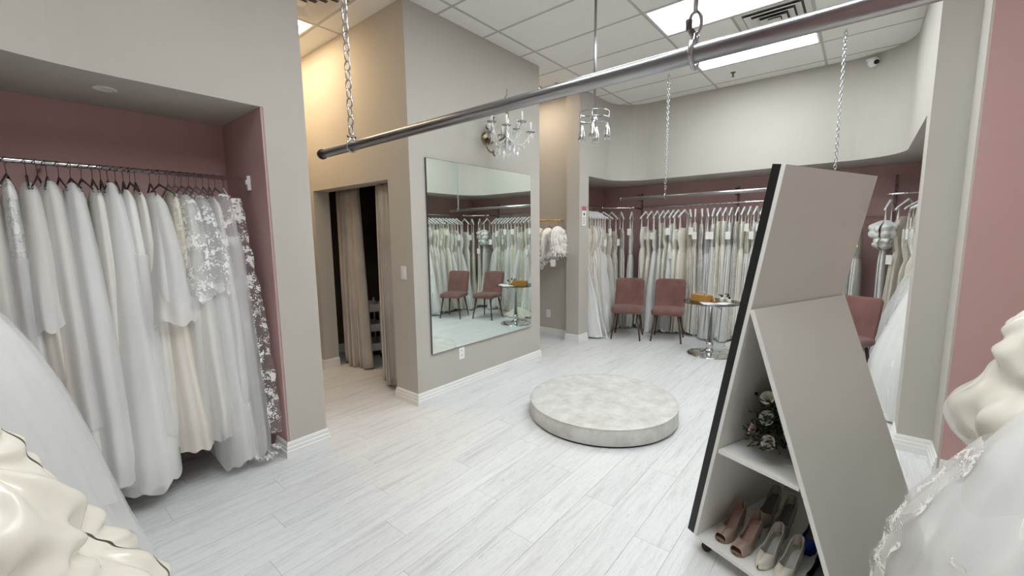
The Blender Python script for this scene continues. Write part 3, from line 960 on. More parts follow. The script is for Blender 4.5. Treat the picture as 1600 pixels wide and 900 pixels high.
def shoe(pos, ang, mats, label, group, **kw):
    t = empty('heeled_shoe', pos, ang, label, 'shoe', group)
    u_, s_, i_, h_ = shoe_mesh(**kw)
    o = mesh_obj('upper', u_, mats[0], t)
    sd = o.modifiers.new('solid', 'SOLIDIFY'); sd.thickness = 0.0022; sd.offset = 0
    mesh_obj('sole', s_, mats[2], t)
    mesh_obj('insole', i_, mats[1], t)
    mesh_obj('heel', h_, mats[0], t)
    return t
# local +x runs toe -> heel; toes look out of the open side (local -x of the stand)
ZB = 0.0885
toe = A21
nude = ('shoe_nude', 'shoe_nude_inside', 'shoe_nude')
shoe(W2(0.045, 0.105, ZB), toe + R_(6), nude, 'nude glitter peep-toe shoe nearest the black stand edge', 'nude peep-toe pair', peep=True, L=0.23, heel=0.085)
shoe(W2(0.028, 0.195, ZB), toe + R_(4), nude, 'nude glitter peep-toe shoe next to the white pointed pumps', 'nude peep-toe pair', peep=True, L=0.23, heel=0.085)
white = ('shoe_white', 'shoe_silver', 'shoe_white')
shoe(W2(0.035, 0.300, ZB), toe + R_(8), white, 'white pointed pump with silver insole beside the peep-toe pair', 'white pointed pumps', pointed=True, L=0.245, heel=0.07)
shoe(W2(0.022, 0.385, ZB), toe + R_(6), white, 'white pointed pump with silver insole nearest the viewer', 'white pointed pumps', pointed=True, L=0.245, heel=0.07)
beige = ('shoe_beige', 'shoe_grey', 'shoe_beige')
shoe(W2(0.31, 0.135, ZB), toe + R_(6), beige, 'beige sheer heel at the back behind the nude peep-toes', 'beige heels at the back', L=0.23, heel=0.09)
shoe(W2(0.29, 0.225, ZB), toe + R_(6), beige, 'beige sheer heel with buckle behind the white pumps', 'beige heels at the back', L=0.23, heel=0.09)
blue = ('shoe_blue', 'shoe_grey', 'shoe_blue')
shoe(W2(0.30, 0.345, ZB), toe + R_(4), blue, 'royal blue high heel further inside the shoe shelf', 'royal blue heels', L=0.23, heel=0.09)
shoe(W2(0.29, 0.435, ZB), toe + R_(4), blue, 'royal blue high heel closest to the sloping taupe panel', 'royal blue heels', L=0.23, heel=0.09)
shoe(W2(0.055, 0.478, ZB), toe + R_(3), ('shoe_black', 'shoe_black', 'shoe_black'), 'black pump at the right end of the shoe shelf', None, L=0.24, heel=0.07, pointed=True)

# bouquet on the shelf -----------------------------------------------------
bq = empty('bouquet', W2(0.26, 0.268, 0.583), A21, 'dark green leafy bouquet with white roses on the upper shelf', 'bouquet')
bq.scale = (1.15, 0.80, 1.0)
rb = random.Random(8)
fo = MB()
for i in range(1100):
    a = rb.uniform(0, 2 * PI); e_ = rb.uniform(-0.15, 1.2)
    rad = 0.05 + 0.10 * rb.random()
    c = Vector((math.cos(a) * math.cos(e_) * rad * 1.4, math.sin(a) * math.cos(e_) * rad * (0.9 if e_ > .6 else 1.0), 0.06 + 0.22 * rb.random() * max(0, math.sin(e_ + .2)) + 0.01))
    d = Vector((math.cos(a) * 1.0, math.sin(a) * .8, rb.uniform(-0.5, 0.9))).normalized()
    s_ = d.cross(Vector((rb.random() - .5, rb.random() - .5, 1))).normalized()
    n_ = d.cross(s_) * 0.006
    l_ = rb.uniform(0.02, 0.045); w_ = l_ * 0.22
    fo.add([c, c + d * l_ * .5 + s_ * w_ + n_, c + d * l_, c + d * l_ * .5 - s_ * w_ + n_], [(0, 1, 2, 3)])
tag(fo.build('foliage', 'leaf_green', bq), kind='stuff')
for i in range(8):
    a = rb.uniform(0, 2 * PI)
    fo2 = MB().tube([(0.03 * math.cos(a), 0.02 * math.sin(a), 0.03), (0.09 * math.cos(a), 0.07 * math.sin(a), 0.10 + 0.02 * i)], 0.0025, 5)
    fo2.build('stem', 'leaf_green', bq)
rose = MB()
for ring, (rr, n_, tilt, hh) in enumerate(((0.006, 3, 0.1, 0.024), (0.013, 5, 0.35, 0.024), (0.021, 6, 0.7, 0.021))):
    for k_ in range(n_):
        a = 2 * PI * k_ / n_ + ring
        P = np.zeros((4, 5, 3))
        for i in range(4):
            for j in range(5):
                v = i / 3; u_ = (j / 4 - .5) * 1.5 * (1.5 if ring == 0 else 1.0)
                r_ = rr * (0.5 + 0.5 * v) + tilt * 0.012 * v * v
                P[i, j] = (r_ * math.cos(a + u_), r_ * math.sin(a + u_), hh * v * (1 - 0.25 * abs(u_)))
        me = grid_mesh('p', P)
        rose.add([tuple(v.co) for v in me.vertices], [list(p.vertices) for p in me.polygons], True); bpy.data.meshes.remove(me)
rose_me = rose.mesh('rose'); rose_w = rose_me; rose_w.materials.append(MATS['rose_white'])
rose_b = rose_me.copy(); rose_b.materials.clear(); rose_b.materials.append(MATS['rose_blush'])
for (x, y, z, rx, ry, col) in ((-0.10, 0.04, 0.17, 0.6, -1.0, 0), (-0.14, -0.02, 0.09, 0.2, -1.3, 0), (-0.06, 0.07, 0.24, 0.3, -0.7, 0), (-0.12, 0.08, 0.11, -0.7, -1.0, 1), (-0.06, -0.10, 0.10, 0.9, -0.7, 0)):
    o = mesh_obj('rose', rose_b if col else rose_w, None, bq, (x, y, z), (rx, ry, 0))
    o.scale = (1.15,) * 3

# ================================================================== doorway curtains, cart
def curtain(y0, y1, ytop0, ytop1, x, z0, z1, waves, label, seed, depth=0.05):
    rg = np.random.default_rng(seed)
    nc, nr = waves * 12 + 1, 24
    P = np.zeros((nr, nc, 3))
    ph = rg.uniform(-0.6, 0.6, waves + 1)
    for i in range(nr):
        v = i / (nr - 1)
        ya, yb = y0 * v + ytop0 * (1 - v), y1 * v + ytop1 * (1 - v)
        for j in range(nc):
            u_ = j / (nc - 1)
            k_ = u_ * waves
            amp = depth * (0.75 + 0.5 * math.sin(k_ * 1.7 + seed)) * (0.7 + 0.3 * v)
            s_ = math.sin(2 * PI * k_ + 0.5 * math.sin(v * 2 + k_))
            P[i, j] = (x + amp * s_ * (1.15 - 0.15 * s_ * s_), ya + (yb - ya) * u_ + 0.012 * math.sin(2 * PI * k_ * 2 + v), z1 + (z0 - z1) * v + 0.006 * math.sin(9 * u_))
    t = tag(mesh_obj('curtain', grid_mesh('curtain', P), 'curtain_taupe'), label, 'curtain', 'fitting room curtains')
    sd = t.modifiers.new('solid', 'SOLIDIFY'); sd.thickness = 0.004
    return t
curtain(4.43, 4.97, 4.50, 4.95, 2.66, 0.015, 2.16, 6, 'taupe velvet curtain gathered at the left side of the doorway', 2, 0.06)
curtain(3.60, 3.86, 3.64, 3.84, 2.49, 0.05, 2.10, 4, 'narrow taupe curtain strip hanging at the right side of the doorway', 5, 0.035)
t = empty('curtain_rod', (2.655, 3.3, 2.185), label='dark curtain rod across the doorway behind the lintel', cat='rod')
MB().tube([(0, -0.05, 0), (0, 2.0, 0)], 0.014, 12).build('rod', 'dark_metal', t)
MB().lathe([(0.02, -0.02), (0.024, 0), (0.02, 0.02)], 12, 0, 1.99, 0).build('finial', 'dark_metal', t)
# small rolling cart in the dark room
ct = empty('rolling_cart', (3.08, 5.0, 0), R_(70), label='white slim rolling cart in the dark room behind the curtain', cat='cart')
for z in (0.10, 0.36, 0.62):
    tr = MB().box(-0.19, 0.19, -0.09, 0.09, z, z + 0.012).box(-0.19, 0.19, -0.09, -0.08, z, z + 0.10).box(-0.19, 0.19, 0.08, 0.09, z, z + 0.10).box(-0.19, -0.18, -0.09, 0.09, z, z + 0.10).box(0.18, 0.19, -0.09, 0.09, z, z + 0.10)
    tr.build('tier', 'white_plastic', ct)
for sx in (-1, 1):
    for sy in (-1, 1):
        MB().tube([(sx * 0.17, sy * 0.07, 0.06), (sx * 0.17, sy * 0.07, 0.76)], 0.012, 10).build('post', 'white_plastic', ct)
        MB().tube([(sx * 0.17 - 0.012, sy * 0.07, 0.028), (sx * 0.17 + 0.012, sy * 0.07, 0.028)], 0.028, 14).build('caster', 'bottle_black', ct)
bx = empty('storage_pouch', (2.82, 5.02, 0), 0.2, 'black pouch on the floor behind the gathered curtain', 'bag')
MB().box(-0.08, 0.08, -0.10, 0.10, 0.0, 0.09, 0.02).build('body', 'cloth_black', bx)
MB().box(-0.085, 0.085, -0.01, 0.01, 0.088, 0.095).build('zip', 'dark_metal', bx)

# ================================================================== small wall fittings
def plate(loc, rz, label, kind):
    t = empty('wall_outlet' if kind == 'outlet' else 'light_switch', loc, rz, label, 'outlet' if kind == 'outlet' else 'switch')
    MB().box(-0.038, 0.038, -0.007, 0, -0.062, 0.062, 0.002).build('cover_plate', 'white_plastic', t)
    if kind == 'outlet':
        for z in (-0.024, 0.024):
            s_ = MB().box(-0.017, 0.017, -0.009, -0.006, z - 0.017, z + 0.017, 0.001).build('socket', 'trim_white', t)
            MB().box(-0.009, -0.006, -0.0095, -0.0088, z - 0.004, z + 0.009).box(0.006, 0.009, -0.0095, -0.0088, z - 0.004, z + 0.009).build('slot', 'slot_dark', s_)
    else:
        MB().box(-0.017, 0.017, -0.011, -0.006, -0.034, 0.034, 0.001).build('rocker', 'trim_white', t)
    return t
plate((2.93, 3.115, 0.385), 0, 'white wall outlet below the large mirror', 'outlet')
plate((5.46, 3.77, 0.345), R_(-90), 'white wall outlet low on the recess wall under the feathered boleros', 'outlet')
plate((2.365, 3.26, 1.255), R_(-90), 'white light switch beside the curtained doorway', 'switch')
t = empty('door_chime_box', (2.365, 5.09, 2.93), R_(-90), 'cream wall box high on the corridor wall beside the column', 'box')
MB().box(-0.06, 0.06, -0.05, 0, -0.14, 0.14, 0.006).build('cover', 'bottle_cream', t)
MB().box(-0.05, 0.05, -0.054, -0.05, -0.12, 0.0, 0.0).build('grille', 'trim_white', t)
t = empty('notice_sign', (5.43, 3.125, 1.86), 0, 'small white notice card with pink header on the far pillar', 'sign')
MB().box(-0.055, 0.055, -0.004, 0, -0.15, 0.07).build('card', 'tag_card', t)
MB().box(-0.055, 0.055, -0.006, -0.004, 0.07, 0.13).box(-0.055, 0.055, -0.004, 0, 0.07, 0.13).build('header', 'sign_pink', t)
MB().lathe([(0.0, -0.001), (0.02, 0.0), (0.0, 0.001)], 10, 0, 0, 0).build('pictogram', 'sign_ink', t, (0, -0.0045, 0.02), (R_(90), 0, 0))
for q in range(4):
    MB().box(-0.035, 0.035 - 0.012 * (q % 2), -0.0046, -0.004, -0.04 - q * 0.025, -0.034 - q * 0.025).build('text_line', 'sign_ink', t)
t = empty('recessed_spot', (0.474, 3.40, 2.45), label='small round recessed spot in the soffit above the left gowns', cat='light')
MB().lathe([(0.055, 0.0), (0.055, -0.006), (0.038, -0.008), (0.038, -0.001)], 28).build('trim_ring', 'trim_white', t)
MB().lathe([(0.036, -0.003), (0.0, -0.0045)], 24, close=False).build('lens', 'vent_white', t)
for (x, y, lab) in ((4.94, 3.27, 'small ceiling sprinkler head above the recess by the mirror wall'), (6.09, 1.39, 'small ceiling sprinkler head near the far bulkhead')):
    t = empty('sprinkler', (x, y, H), label=lab, cat='sprinkler', group='ceiling sprinkler heads')
    MB().lathe([(0.03, -0.004), (0.03, -0.008), (0.012, -0.012), (0.01, -0.04)], 16).build('body', 'hook_metal', t)
    MB().lathe([(0.018, -0.052), (0.018, -0.055)], 14).build('deflector', 'dark_metal', t)
    MB().tube([(0.012, 0, -0.03), (0.012, 0, -0.052)], 0.002, 6).tube([(-0.012, 0, -0.03), (-0.012, 0, -0.052)], 0.002, 6).build('yoke', 'dark_metal', t)
t = empty('security_camera', (6.60, 0.06, 3.50), R_(30), 'white dome security camera high on the curved bulkhead', 'camera')
MB().lathe([(0.045, 0.03), (0.045, 0.05), (0.03, 0.055)], 18, 0.0, 0, 0).build('mount', 'white_plastic', t)
bm = bmesh.new(); bmesh.ops.create_uvsphere(bm, u_segments=18, v_segments=12, radius=0.055)
MB().frombm(bm, True, Matrix.Translation((-0.05, 0, 0.0))).build('dome', 'white_plastic', t)
MB().tube([(-0.085, 0.0, -0.008), (-0.11, 0.0, -0.018)], 0.024, 14).build('lens', 'slot_dark', t)

# ================================================================== pendant with glass shades
PX, PY = 3.24, 1.775
t = empty('pendant_lamp', (PX, PY, H), label='chrome ring pendant with four glass shades hanging above the podium', cat='lamp')
MB().lathe([(0.06, 0.0), (0.06, -0.02), (0.02, -0.03)], 24).build('canopy', 'chrome', t)
MB().tube([(0, 0, -0.02), (0, 0, -1.110)], 0.0105, 12).build('rod', 'steel', t)
MB().lathe([(0.02, -1.110), (0.024, -1.090), (0.024, -1.050), (0.012, -1.030)], 16).build('hub', 'chrome', t)
for z, rr in ((-1.005, 0.118), (-1.055, 0.118)):
    MB().lathe([(rr, z - 0.004), (rr + 0.003, z - 0.004), (rr + 0.003, z + 0.004), (rr, z + 0.004), (rr, z - 0.004)], 48, close=False).build('ring', 'steel', t)
for k_ in range(4):
    a = R_(20 + 90 * k_)
    c_, s_ = math.cos(a), math.sin(a)
    am = MB().tube([(0, 0, -1.080), (0.118 * c_, 0.118 * s_, -1.080)], 0.0045, 8).tube([(0.118 * c_, 0.118 * s_, -1.000), (0.118 * c_, 0.118 * s_, -1.120)], 0.004, 8)
    ar = am.build('arm', 'steel', t)
    px_, py_ = 0.105 * c_, 0.105 * s_
    so = MB().lathe([(0.012, -1.095), (0.013, -1.100), (0.013, -1.135), (0.02, -1.140)], 14, px_, py_).build('socket', 'chrome', t)
    MB().lathe([(0.008, -1.135), (0.013, -1.160), (0.010, -1.185), (0.0, -1.192)], 12, px_, py_, close=False).build('bulb', 'candle_white', so)
    MB().lathe([(0.016, -1.125), (0.02, -1.140), (0.028, -1.180), (0.033, -1.220), (0.031, -1.220), (0.026, -1.180), (0.018, -1.140)], 20, px_, py_, close=False).build('shade', 'glass_frost', t)

# ================================================================== crystal wall sconce
t = empty('crystal_sconce', (3.36, 3.115, 2.60), label='crystal candle sconce with glass drops on the wall above the mirror', cat='sconce')
MB().lathe([(0.05, 0), (0.053, 0.006), (0.035, 0.014), (0.0, 0.018)], 24).build('back_plate', 'brass_antique', t, None, (R_(90), 0, 0))
# scrolled brackets on the plate
for sz in (-1, 1):
    pts = [(0.0 + 0.05 * (1 - i / 20) * math.cos(i * 0.5), -0.02 - 0.004 * i, sz * (0.04 + 0.006 * i) + 0.05 * (1 - i / 20) * math.sin(i * 0.5)) for i in range(21)]
    MB().tube(pts, 0.007, 8).build('scroll', 'brass_antique', t)
CS = (0.02, -0.22)
MB().tube([(0, -0.02, 0.0), (0, -0.10, -0.05), (0.01, -0.17, -0.03), (CS[0], CS[1], 0.0)], 0.008, 8).build('bracket_arm', 'brass_antique', t)
MB().lathe([(0.004, -0.10), (0.02, -0.08), (0.03, -0.05), (0.014, -0.02), (0.024, 0.02), (0.012, 0.06), (0.016, 0.12), (0.01, 0.20), (0.03, 0.235), (0.012, 0.26), (0.02, 0.29), (0.006, 0.32), (0.003, 0.36)], 16, CS[0], CS[1]).build('stem', 'glass_frost', t)
MB().lathe([(0.06, 0.245), (0.065, 0.25), (0.02, 0.262)], 20, CS[0], CS[1]).build('crown', 'glass_frost', t)
cr = MB()
V = [(0, 0, 0.0), (0.009, 0, -0.02), (0, 0.005, -0.02), (-0.009, 0, -0.02), (0, -0.005, -0.02), (0, 0, -0.046)]
F = [(0, 1, 2), (0, 2, 3), (0, 3, 4), (0, 4, 1), (5, 2, 1), (5, 3, 2), (5, 4, 3), (5, 1, 4)]
drop_me = MB().add(V, F).mesh('crystal_drop'); drop_me.materials.append(MATS['crystal'])
t.scale = (1.35, 1.25, 1.22)
rs = random.Random(12)
def drop(x, y, z, s_=1.0):
    o = mesh_obj('crystal_drop', drop_me, None, t, (x, y, z), (0, 0, rs.uniform(0, PI))); o.scale = (s_, s_, s_)
for k_ in range(7):
    a = R_(-90 + (k_ - 3) * 50)
    c_, s_ = math.cos(a), math.sin(a)
    rad = 0.185 if k_ % 2 == 0 else 0.15
    if s_ > 0.3: rad = 0.14
    zz = 0.02 if k_ % 2 == 0 else 0.07
    pts = []
    for i in range(13):
        u_ = i / 12
        pts.append((CS[0] + c_ * (0.02 + (rad - 0.02) * u_), CS[1] + s_ * (0.02 + (rad - 0.02) * u_), -0.03 - 0.07 * math.sin(u_ * PI * 0.9) + (zz + 0.05) * u_ ** 2))
    ex, ey, ez = pts[-1]
    MB().tube(pts, 0.0055, 7).build('candle_arm', 'crystal', t)
    pan = MB().lathe([(0.008, 0.0), (0.034, 0.006), (0.037, 0.011), (0.012, 0.008)], 16, ex, ey, ez).build('drip_pan', 'glass_frost', t)
    MB().lathe([(0.010, 0.008), (0.010, 0.085), (0.006, 0.09)], 12, ex, ey, ez).build('candle', 'candle_white', t)
    for q in range(6):
        b2 = 2 * PI * q / 6
        drop(ex + 0.034 * math.cos(b2), ey + 0.034 * math.sin(b2), ez + 0.004, 0.85 + 0.4 * rs.random())
    for q in range(4):
        i_ = 2 + q * 3
        drop(pts[min(12, i_)][0], pts[min(12, i_)][1], pts[min(12, i_)][2] - 0.008, 1.0 + 0.4 * rs.random())
for q in range(14):
    a = 2 * PI * q / 14
    drop(CS[0] + 0.09 * math.cos(a), CS[1] + 0.09 * math.sin(a), -0.10 - 0.02 * (q % 3), 1.2)
for q in range(8):
    a = 2 * PI * q / 8
    drop(CS[0] + 0.045 * math.cos(a), CS[1] + 0.045 * math.sin(a), -0.14, 1.3)
    drop(CS[0] + 0.06 * math.cos(a), CS[1] + 0.06 * math.sin(a), 0.246, 0.8)

# ================================================================== garments
def loft(ctrl, nth, nz, rg, amp=(0.02, 0.16), ks=(5, 9, 14), hem=0.03, sway=0.015, power=2.3, twist=0.15, ridge=0.5, bubble=0.0, tiers=0, start=0.0, arc_range=None):
    """lofted cloth tube. ctrl rows: (z, half_x, half_y, cx, cy) from top to bottom"""
    C = np.array(ctrl, float)
    s = np.linspace(0, 1, len(C)); t = np.linspace(0, 1, nz)
    # arc-length like parameter by z
    zz = C[:, 0]
    tt = (zz[0] - zz) / max(1e-6, (zz[0] - zz[-1]))
    tt = np.maximum.accumulate(tt + np.arange(len(tt)) * 1e-6)
    g = lambda k: np.interp(t, tt / tt[-1], C[:, k])
    z, a, b_, cx, cy = (g(k) for k in range(5))
    ker = np.ones(3) / 3
    for arr in (a, b_):
        arr[1:-1] = np.convolve(arr, ker, 'same')[1:-1]
    if arc_range is None:
        th = np.linspace(0, 2 * PI, nth, endpoint=False)
    else:
        th = np.linspace(arc_range[0], arc_range[1], nth)
    T, TH = np.meshgrid(t, th, indexing='ij')
    A = (amp[0] + (amp[1] - amp[0]) * T ** 0.8)
    f = np.zeros_like(T)
    for k in ks:
        ph = rg.uniform(0, 2 * PI); dr = rg.uniform(-1, 1) * twist * k * 0.5
        wv = np.sin(k * TH + ph + dr * T + 0.6 * np.sin(T * rg.uniform(2, 5) + rg.uniform(0, 6)))
        rid = 1 - 2 * np.abs(np.sin((k * TH + ph + dr * T) / 2))
        f += (wv * (1 - ridge) + rid * ridge) * rg.uniform(0.5, 1.0) / len(ks) * 1.4
    if arc_range is None:
        pass
    Rm = 1 + A * f
    if bubble:
        ph = rg.uniform(0, 6)
        Rm += bubble * (np.abs(np.sin(PI * tiers * (T + 0.05 * np.sin(3 * TH + ph) + 0.03 * np.sin(7 * TH)))) - 0.4)
    ct, st = np.cos(TH), np.sin(TH)
    X = np.sign(ct) * np.abs(ct) ** (2 / power); Yv = np.sign(st) * np.abs(st) ** (2 / power)
    sx = sway * np.sin(T[:, :1] * rg.uniform(2, 5) + rg.uniform(0, 6)) * T[:, :1]
    sy = sway * 0.6 * np.sin(T[:, :1] * rg.uniform(2, 5) + rg.uniform(0, 6)) * T[:, :1]
    P = np.stack([cx[:, None] + sx + a[:, None] * X * Rm, cy[:, None] + sy + b_[:, None] * Yv * Rm, np.repeat(z[:, None], len(th), 1)], -1)
    hz = np.zeros(len(th))
    for k in (2, 3, 5, 8, 13):
        hz += np.sin(k * th + rg.uniform(0, 6)) * rg.uniform(0.3, 1) / k ** 0.5
    P[:, :, 2] += hem * hz[None, :] * T ** 6
    P[:, :, 2] = np.maximum(P[:, :, 2], 0.006)
    return P

def closed(P):
    """collapse a small cap on top so the tube is not seen open"""
    top = P[0].copy(); c = top.mean(0)
    cap = np.stack([c + (top - c) * f_ + np.array([0, 0, dz]) for f_, dz in ((0.05, 0.012), (0.6, 0.010))])
    return np.concatenate([cap, P], 0)

def hanger(x, y, zrail, rz, label, group, mat='hanger_white', span=0.205, drop_=0.11, clip=False):
    key = ('hanger', mat, span, drop_)
    if key not in _cache:
        pts = [(0.0, 0.0, 0.0)] 
        hk = [(0.024 * math.cos(R_(-30 + 210 * i / 14)), 0, -0.001 + 0.024 * math.sin(R_(-30 + 210 * i / 14)) - 0.016) for i in range(15)]
        hk = [(0.0, 0, -0.10), (0.0, 0, -0.055), (-0.012, 0, -0.036)] + hk[::-1]
        hm_ = MB().tube(hk, 0.002, 6).mesh('hook'); hm_.materials.append(MATS['hook_metal'])
        arm = []
        for i in range(25):
            u_ = i / 24 * 2 - 1
            arm.append((u_ * span, 0, -0.085 - drop_ * abs(u_) - (0.012 if abs(u_) > 0.92 else 0)))
        bd_ = MB().tube(arm, [(0.0150 if span > 0.19 else 0.0060) * (1 - 0.30 * abs(i / 12 - 1)) for i in range(25)], 8).mesh('shoulder_bar'); bd_.materials.append(MATS[mat])
        _cache[key] = (hm_, bd_)
    hm_, bd_ = _cache[key]
    t = empty('clothes_hanger', (x, y, zrail), rz, label, 'hanger', group)
    mesh_obj('hook', hm_, None, t); mesh_obj('shoulder_bar', bd_, None, t)
    return t

# ---- far niche rails (wrapping round the alcove)
FR = 2.03
def rail(name, path, r, label, mat='chrome', brackets=()):
    t = empty(name, path[0], label=label, cat='rail', group='niche garment rails')
    p0 = Vector(path[0])
    MB().tube([Vector(p) - p0 for p in path], r, 12).build('tube', mat, t)
    for (a, b2) in brackets:
        q = MB().tube([Vector(a) - p0, Vector(b2) - p0], 0.008, 8)
        q.build('bracket', mat, t)
    return t
RX, RYL, RYR = 6.95, 3.42, -0.62
arcL = [(6.45 + 0.5 * math.sin(R_(a)), 2.92 + 0.5 * math.cos(R_(a)), FR) for a in range(8, 84, 6)]
arcR = [(6.45 + 0.5 * math.cos(R_(a)), -0.12 - 0.5 * math.sin(R_(a)), FR) for a in range(8, 84, 6)]
rail('garment_rail', [(5.60, RYL, FR), (6.44, RYL, FR)], 0.014, 'chrome garment rail beside the far pillar, left side of the niche', brackets=[((6.0, RYL, FR), (6.0, 3.85, FR + 0.02))])
rail('garment_rail', arcL, 0.014, 'curved chrome corner rail at the left corner of the far niche')
rail('garment_rail', [(RX, 2.86, FR), (RX, -0.06, FR)], 0.014, 'long straight chrome garment rail along the back of the far niche', brackets=[((RX, 2.82, FR), (7.40, 2.82, FR)), ((RX, 1.46, FR), (7.40, 1.46, FR)), ((RX, 0.1, FR), (7.40, 0.1, FR))])
rail('garment_rail', arcR, 0.014, 'curved chrome corner rail at the right corner of the far niche')
rail('garment_rail', [(6.40, RYR, FR), (4.40, RYR, FR)], 0.014, 'chrome garment rail hidden behind the right pillar, seen in mirror', brackets=[((5.4, RYR, FR), (5.4, -1.15, FR))])
# slotted wall standards with stub brackets
k = 0
for (x, y, rz, lab) in ((7.40, 3.07, 0, 'vertical slotted wall standard at the left of the far niche'), (7.40, 1.52, 0, 'vertical slotted wall standard behind the middle of the far rail'), (7.40, -0.30, 0, 'vertical slotted wall standard right of the display stand')):
    t = empty('wall_standard', (x, y, 0.3), rz, lab, 'wall standard', 'niche wall standards')
    MB().box(-0.022, 0, -0.014, 0.014, 0, 2.0).build('upright', 'standard_paint', t)
    MB().box(-0.24, -0.022, -0.006, 0.006, 1.94, 1.965).box(-0.24, -0.228, -0.006, 0.006, 1.86, 1.94).box(-0.228, -0.022, -0.006, 0.006, 1.86, 1.873).build('arm', 'standard_paint', t)
    MB().box(-0.30, -0.022, -0.006, 0.006, 1.72, 1.745).build('arm', 'hook_metal', t)

TYPES = [  # (word for label, bodice mat, skirt mat, overlay or None, flare)
    ('ivory crepe sheath gown', 'crepe_ivory', 'crepe_ivory', None, 0.8),
    ('ivory lace gown', 'lace_ivory', 'lace_ivory', None, 0.95),
    ('white lace gown with full skirt', 'lace_white', 'tulle_white', 'tulle_thin', 1.2),
    ('white tulle ballgown', 'lace_white', 'tulle_white', 'tulle_sheer', 1.3),
    ('cream tulle gown with lace bodice', 'lace_ivory', 'tulle_cream', 'tulle_thin', 1.1),
    ('silvery beaded lace gown', 'lace_grey', 'lace_grey', None, 0.9),
    ('ivory satin gown', 'satin_ivory', 'satin_ivory', None, 1.0),
    ('white satin gown', 'satin_white', 'satin_white', None, 1.0),
    ('blush crepe gown', 'crepe_blush', 'crepe_blush', None, 0.9),
    ('champagne gown with tulle skirt', 'lace_ivory', 'tulle_champagne', 'tulle_thin', 1.1),
    ('pale grey chiffon gown', 'crepe_grey', 'crepe_grey', None, 0.95),
]
RGN = np.random.default_rng(77)
def far_gown(x, y, rz, label, group, typ, tagz=None, ztop=None, bow=False):
    """rz: direction of the hanger bar; local +x is the side nearest the room"""
    word, mb_, ms_, ov, fl_ = TYPES[typ]
    rg = RGN
    t = empty('wedding_gown', (x, y, 0), rz, label, 'gown', group)
    zt = ztop if ztop else FR - 0.265 - rg.uniform(0, 0.17)
    zw = zt - rg.uniform(0.30, 0.42)
    zb = rg.uniform(0.02, 0.07)
    bt = rg.uniform(0.026, 0.036)
    bodice = loft([(zt, 0.12, bt * 0.7, 0.02, 0), (zt - 0.04, 0.17, bt, 0.02, 0), (zt - 0.16, 0.185, bt * 1.15, 0.02, 0), (zw, 0.135, bt * 1.0, 0.02, 0)], 36, 12, rg, amp=(0.05, 0.10), ks=(4, 7, 11), hem=0.0, sway=0.01)
    mesh_obj('bodice', grid_mesh('bodice', closed(bodice)), mb_, t)
    cb = 0.09 * max(0.0, fl_ - 0.95)
    h1 = 0.24 * fl_ + rg.uniform(-0.02, 0.02); h2 = 0.30 * fl_ + rg.uniform(-0.03, 0.04)
    b1 = 0.044; b2 = 0.060 + 0.09 * (fl_ - 0.8)
    ctrl = [(zw + 0.015, 0.135, bt * 1.02, 0.02, 0), (zw - 0.12, 0.185, b1, 0.02, 0), (zw * 0.55, h1, b1 * 1.1, cb, 0), (0.28, (h1 + h2) / 2, b2, cb + 0.01, 0), (zb, h2, b2 * 1.1, cb + 0.02, 0)]
    sk = loft(ctrl, 64, 28, rg, amp=(0.04, 0.15), ks=(4, 7, 12), hem=0.03, sway=0.018, twist=0.25)
    mesh_obj('skirt', grid_mesh('skirt', sk), ms_, t)
    if ov:
        c2 = [(z, a * 1.05 + 0.004, b_ * 1.10 + 0.003, cx, cy) for z, a, b_, cx, cy in ctrl]
        o_ = loft(c2, 48, 20, rg, amp=(0.06, 0.22), ks=(6, 10, 16), hem=0.04, sway=0.018)
        mesh_obj('overskirt', grid_mesh('overskirt', o_), ov, t)
    for sx in (-1, 1):
        xs = sx * 0.13 + 0.02
        MB().add([(xs - 0.012, -0.012, zt - 0.05), (xs + 0.012, -0.012, zt - 0.05), (xs * 0.96 + 0.01, 0, FR - 0.145), (xs * 0.96 - 0.01, 0, FR - 0.145), (xs - 0.012, 0.012, zt - 0.05), (xs + 0.012, 0.012, zt - 0.05)],
                 [(0, 1, 2, 3), (5, 4, 3, 2), (1, 5, 2), (4, 0, 3)]).build('strap', mb_, t)
    if tagz:
        th_ = rg.uniform(-0.5, 0.5)
        tg = MB().box(-0.0015, 0.0015, -0.033, 0.033, -0.055, 0.055).build('price_tag', 'tag_card', t, (0.235 + 0.02 * rg.random(), 0.0, tagz), (0, 0, th_))
        MB().tube([(0, 0, 0.055), (-0.05, 0, 0.055 + 0.07)], 0.0012, 5).build('tag_string', 'tag_card', tg)
    if bow:
        for q, (zz, rr, ry_) in enumerate(((zt - 0.10, 0.15, 0.4), (zt - 0.24, 0.11, -0.3))):
            Pb = loft([(zz + rr * .8, rr * 0.3, rr * 0.35, 0.14, 0), (zz + rr * .5, rr, rr * 0.75, 0.16, 0.01), (zz, rr * 1.15, rr * 0.85, 0.17, 0), (zz - rr * .5, rr * 0.8, rr * 0.7, 0.16, 0), (zz - rr * .8, rr * .25, rr * .25, 0.15, 0)], 48, 24, rg, amp=(0.3, 0.35), ks=(3, 5, 8), hem=0.0, sway=0.02, bubble=0.25, tiers=2)
            mesh_obj('bow', grid_mesh('bow', closed(Pb)), 'satin_white', t)
    return t

